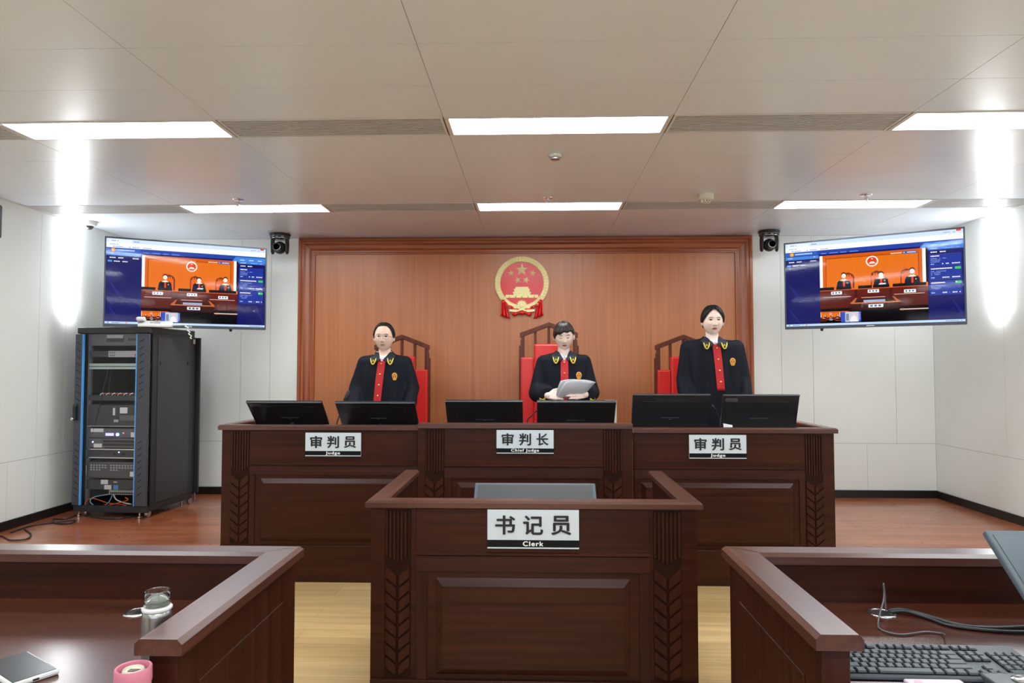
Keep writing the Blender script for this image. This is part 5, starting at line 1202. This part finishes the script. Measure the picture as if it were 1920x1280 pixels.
cen = (a + b + c_ + d) / 4; u = ((b - a) + (c_ - d)).normalized(); ln = ((b - a).length + (c_ - d).length) / 2; wd = ((d - a).length + (c_ - b).length) / 2
t = thing('mobile_phone', 'white-cased phone with a dark screen lying on the lower left desk', 'phone', (cen.x, cen.y, ZD), math.atan2(u.y, u.x))
MB().box(-ln / 2, ln / 2, -wd / 2, wd / 2, 0, .012).build('case', M_white, t, bevel=.005, world=False)
MB().box(-ln / 2 + .005, ln / 2 - .005, -wd / 2 + .005, wd / 2 - .005, .011, .0128).build('screen', pbr('phone_screen', (.025, .03, .035), .25, spec=.25), t, bevel=.001, world=False)
MB().box(ln / 2 - .001, ln / 2 + .0005, -.006, .006, .004, .008).build('charging_port', M_blackm, t, world=False)

# ------------------------------------------------------------------ right desk
K0 = Vector((.668, 1.512, ZD)); kw, kd = .437, .152
t = thing('keyboard', 'black keyboard with number pad lying on the lower right desk', 'keyboard', K0, radians(-1.2))
c = MB(); c.prism([(0, 0, .003), (0, kd, .003), (0, kd, .022), (0, kd - .004, .024), (0, .004, .013), (0, 0, .010)], (0, 0, 0), (kw, 0, 0)); c.build('case', pbr('keyboard_case', (.05, .06, .07), .4, spec=.35), t, bevel=.003, world=False)
for sx_ in (.03, kw - .05): MB().box(sx_, sx_ + .02, .01, .018, 0, .004).box(sx_, sx_ + .02, kd - .025, kd - .017, 0, .010).build('rubber_foot', M_blackm, t, world=False)
M_key = pbr('key_cap', (.060, .070, .080), .4, spec=.35)
U = .01865
def key(x, y, w_, h_=1):
    """one key cap; x,w in key units from the left, y row from the front"""
    sl = (.024 - .013) / (kd - .008); x0, x1 = .006 + x * U, .006 + (x + w_) * U; y0 = .008 + y * .0205; y1 = y0 + h_ * .0205; g = .0021
    z0 = .013 + y0 * sl; z1 = .013 + y1 * sl
    c = MB(); c.add([(x0 + g, y0 + g, z0), (x1 - g, y0 + g, z0), (x1 - g, y1 - g, z1), (x0 + g, y1 - g, z1), (x0 + g * 1.8, y0 + g * 1.8, z0 + .0052), (x1 - g * 1.8, y0 + g * 1.8, z0 + .0052), (x1 - g * 1.8, y1 - g * 1.4, z1 + .0052), (x0 + g * 1.8, y1 - g * 1.4, z1 + .0052)],
        [(0, 3, 2, 1), (4, 5, 6, 7), (0, 1, 5, 4), (1, 2, 6, 5), (2, 3, 7, 6), (3, 0, 4, 7)]); c.build('key', M_key, t, world=False)
c = MB()
sl = (.024 - .013) / (kd - .008)
for x0, x1, y0, y1 in ((0, 15, 0, 5), (15.3, 18.3, 3, 5), (15.3, 18.3, 0, 1), (16.3, 17.3, 1, 2), (18.7, 22.7, 0, 5), (0, 1, 5.4, 6.4), (2, 6, 5.4, 6.4), (6.5, 10.5, 5.4, 6.4), (11, 15, 5.4, 6.4), (15.3, 18.3, 5.4, 6.4)):
    X0, X1, Y0, Y1 = .006 + x0 * U, .006 + x1 * U, .008 + y0 * .0205, .008 + y1 * .0205
    c.add([(X0, Y0, 0.0142 + Y0 * sl), (X1, Y0, 0.0142 + Y0 * sl), (X1, Y1, 0.0142 + Y1 * sl), (X0, Y1, 0.0142 + Y1 * sl)], [(0, 1, 2, 3)])
c.build('key_bed', pbr('key_bed_black', (.003, .003, .004), .7, spec=.05), t, world=False, kind='stuff')
for x, w_ in ((0, 1.25), (1.25, 1.25), (2.5, 1.25), (3.75, 6.25), (10, 1.25), (11.25, 1.25), (12.5, 1.25), (13.75, 1.25)): key(x, 0, w_)
for x, w_ in [(0, 2.25)] + [(2.25 + k, 1) for k in range(10)] + [(12.25, 2.75)]: key(x, 1, w_)
for x, w_ in [(0, 1.75)] + [(1.75 + k, 1) for k in range(11)] + [(12.75, 2.25)]: key(x, 2, w_)
for x, w_ in [(0, 1.5)] + [(1.5 + k, 1) for k in range(12)] + [(13.5, 1.5)]: key(x, 3, w_)
for x, w_ in [(k, 1) for k in range(13)] + [(13, 2)]: key(x, 4, w_)
for x in (2, 3, 4, 5, 6.5, 7.5, 8.5, 9.5, 11, 12, 13, 14, 15.3, 16.3, 17.3): key(x, 5.4, 1)
for r_ in (3, 4):
    for k in range(3): key(15.3 + k, r_, 1)
for k in range(3): key(15.3 + k, 0, 1)
key(16.3, 1, 1)
for r_ in (1, 2, 3, 4):
    for k in range(3): key(18.7 + k, r_, 1)
key(18.7, 0, 2); key(20.7, 0, 1); key(21.7, 0, 1, 2); key(21.7, 2, 1, 2); key(21.7, 4, 1)
def dz(px, py, h=.004): q = atZ(px, py, ZD + h); return tuple(q)
gr = atZ(1657, 1147, ZD)
cable('keyboard_cable', 'thin black cable looping up from the desk grommet to the keyboard', [(gr.x + .006, gr.y, ZD + .003), (gr.x + .004, gr.y, ZD + .05), (gr.x - .0, gr.y - .002, ZD + .078), (gr.x - .004, gr.y - .010, ZD + .04), dz(1647, 1163), dz(1652, 1180), dz(1690, 1189), dz(1735, 1184), dz(1765, 1187), dz(1772, 1190, .015)], .0022, pbr('cable_grey', (.10, .10, .11), .35))
cable('monitor_cable', 'thick black cable running right from the desk grommet, the upper one', [(gr.x + .01, gr.y, ZD + .004), dz(1690, 1142, .012), dz(1730, 1152, .008), dz(1800, 1172, .007), dz(1860, 1177, .007), dz(1930, 1174, .007), dz(2030, 1165, .007), (1.36, 1.72, ZD + .02)], .0055, M_cb)
cable('monitor_cable', 'thick black cable running right from the desk grommet, the lower one', [(gr.x + .012, gr.y - .006, ZD + .004), dz(1700, 1146, .010), dz(1745, 1160, .005), dz(1780, 1172, .005), dz(1850, 1181, .005), dz(1930, 1184, .005), dz(2030, 1176, .005), (1.40, 1.71, ZD + .02)], .0042, M_cb)
t = thing('paper_sheet', 'pale lavender sheet on the lower right desk in front of the keyboard', 'paper', (.90, 1.36, ZD))  # flat sheet put in for a pale lavender area of the desk
MB().box(-.235, .30, -.20, .146, 0, .0025).build('sheet', pbr('sheet_lavender', (.42, .38, .44), .35, coat=.3), t, world=False)
a = atZ(1690, 1268, ZD + .0125); t = thing('mobile_phone', 'pale pink phone lying on the sheet in front of the keyboard', 'phone', (a.x + .065, a.y - .04, ZD + .0025))
MB().box(-.065, .055, -.036, .036, 0, .009).build('case', pbr('phone_pink', (.62, .50, .60), .3, coat=.4), t, bevel=.006, world=False)
MB().lathe([(.014, .0088), (.014, .0100), (.001, .0102)], (.01, .004, 0), 28).build('ring_mark', pbr('phone_mark', (.75, .68, .58), .4), t, world=False)
MB().lathe([(.009, .0088), (.009, .0096), (.001, .0097)], (-.042, .016, 0), 24).build('lens_ring', pbr('phone_mark_pink', (.75, .35, .45), .4), t, world=False)
a = atZ(1832, 1259, ZD + .018); t = thing('black_case', 'flat black case with a round chrome emblem at the lower right corner', 'case', (a.x + .09, a.y - .065, ZD + .0025))
MB().box(-.09, .11, -.10, .065, 0, .016).build('body', pbr('case_black', (.03, .038, .042), .35), t, bevel=.005, world=False)
c = MB().lathe([(.021, .0155), (.022, .018), (.018, .0195), (.015, .018), (.001, .0178)], (-.020, .025, 0), 36); c.box(-.036, -.004, .022, .028, .018, .0192); c.build('emblem', M_chrome, t, world=False, smooth=True)
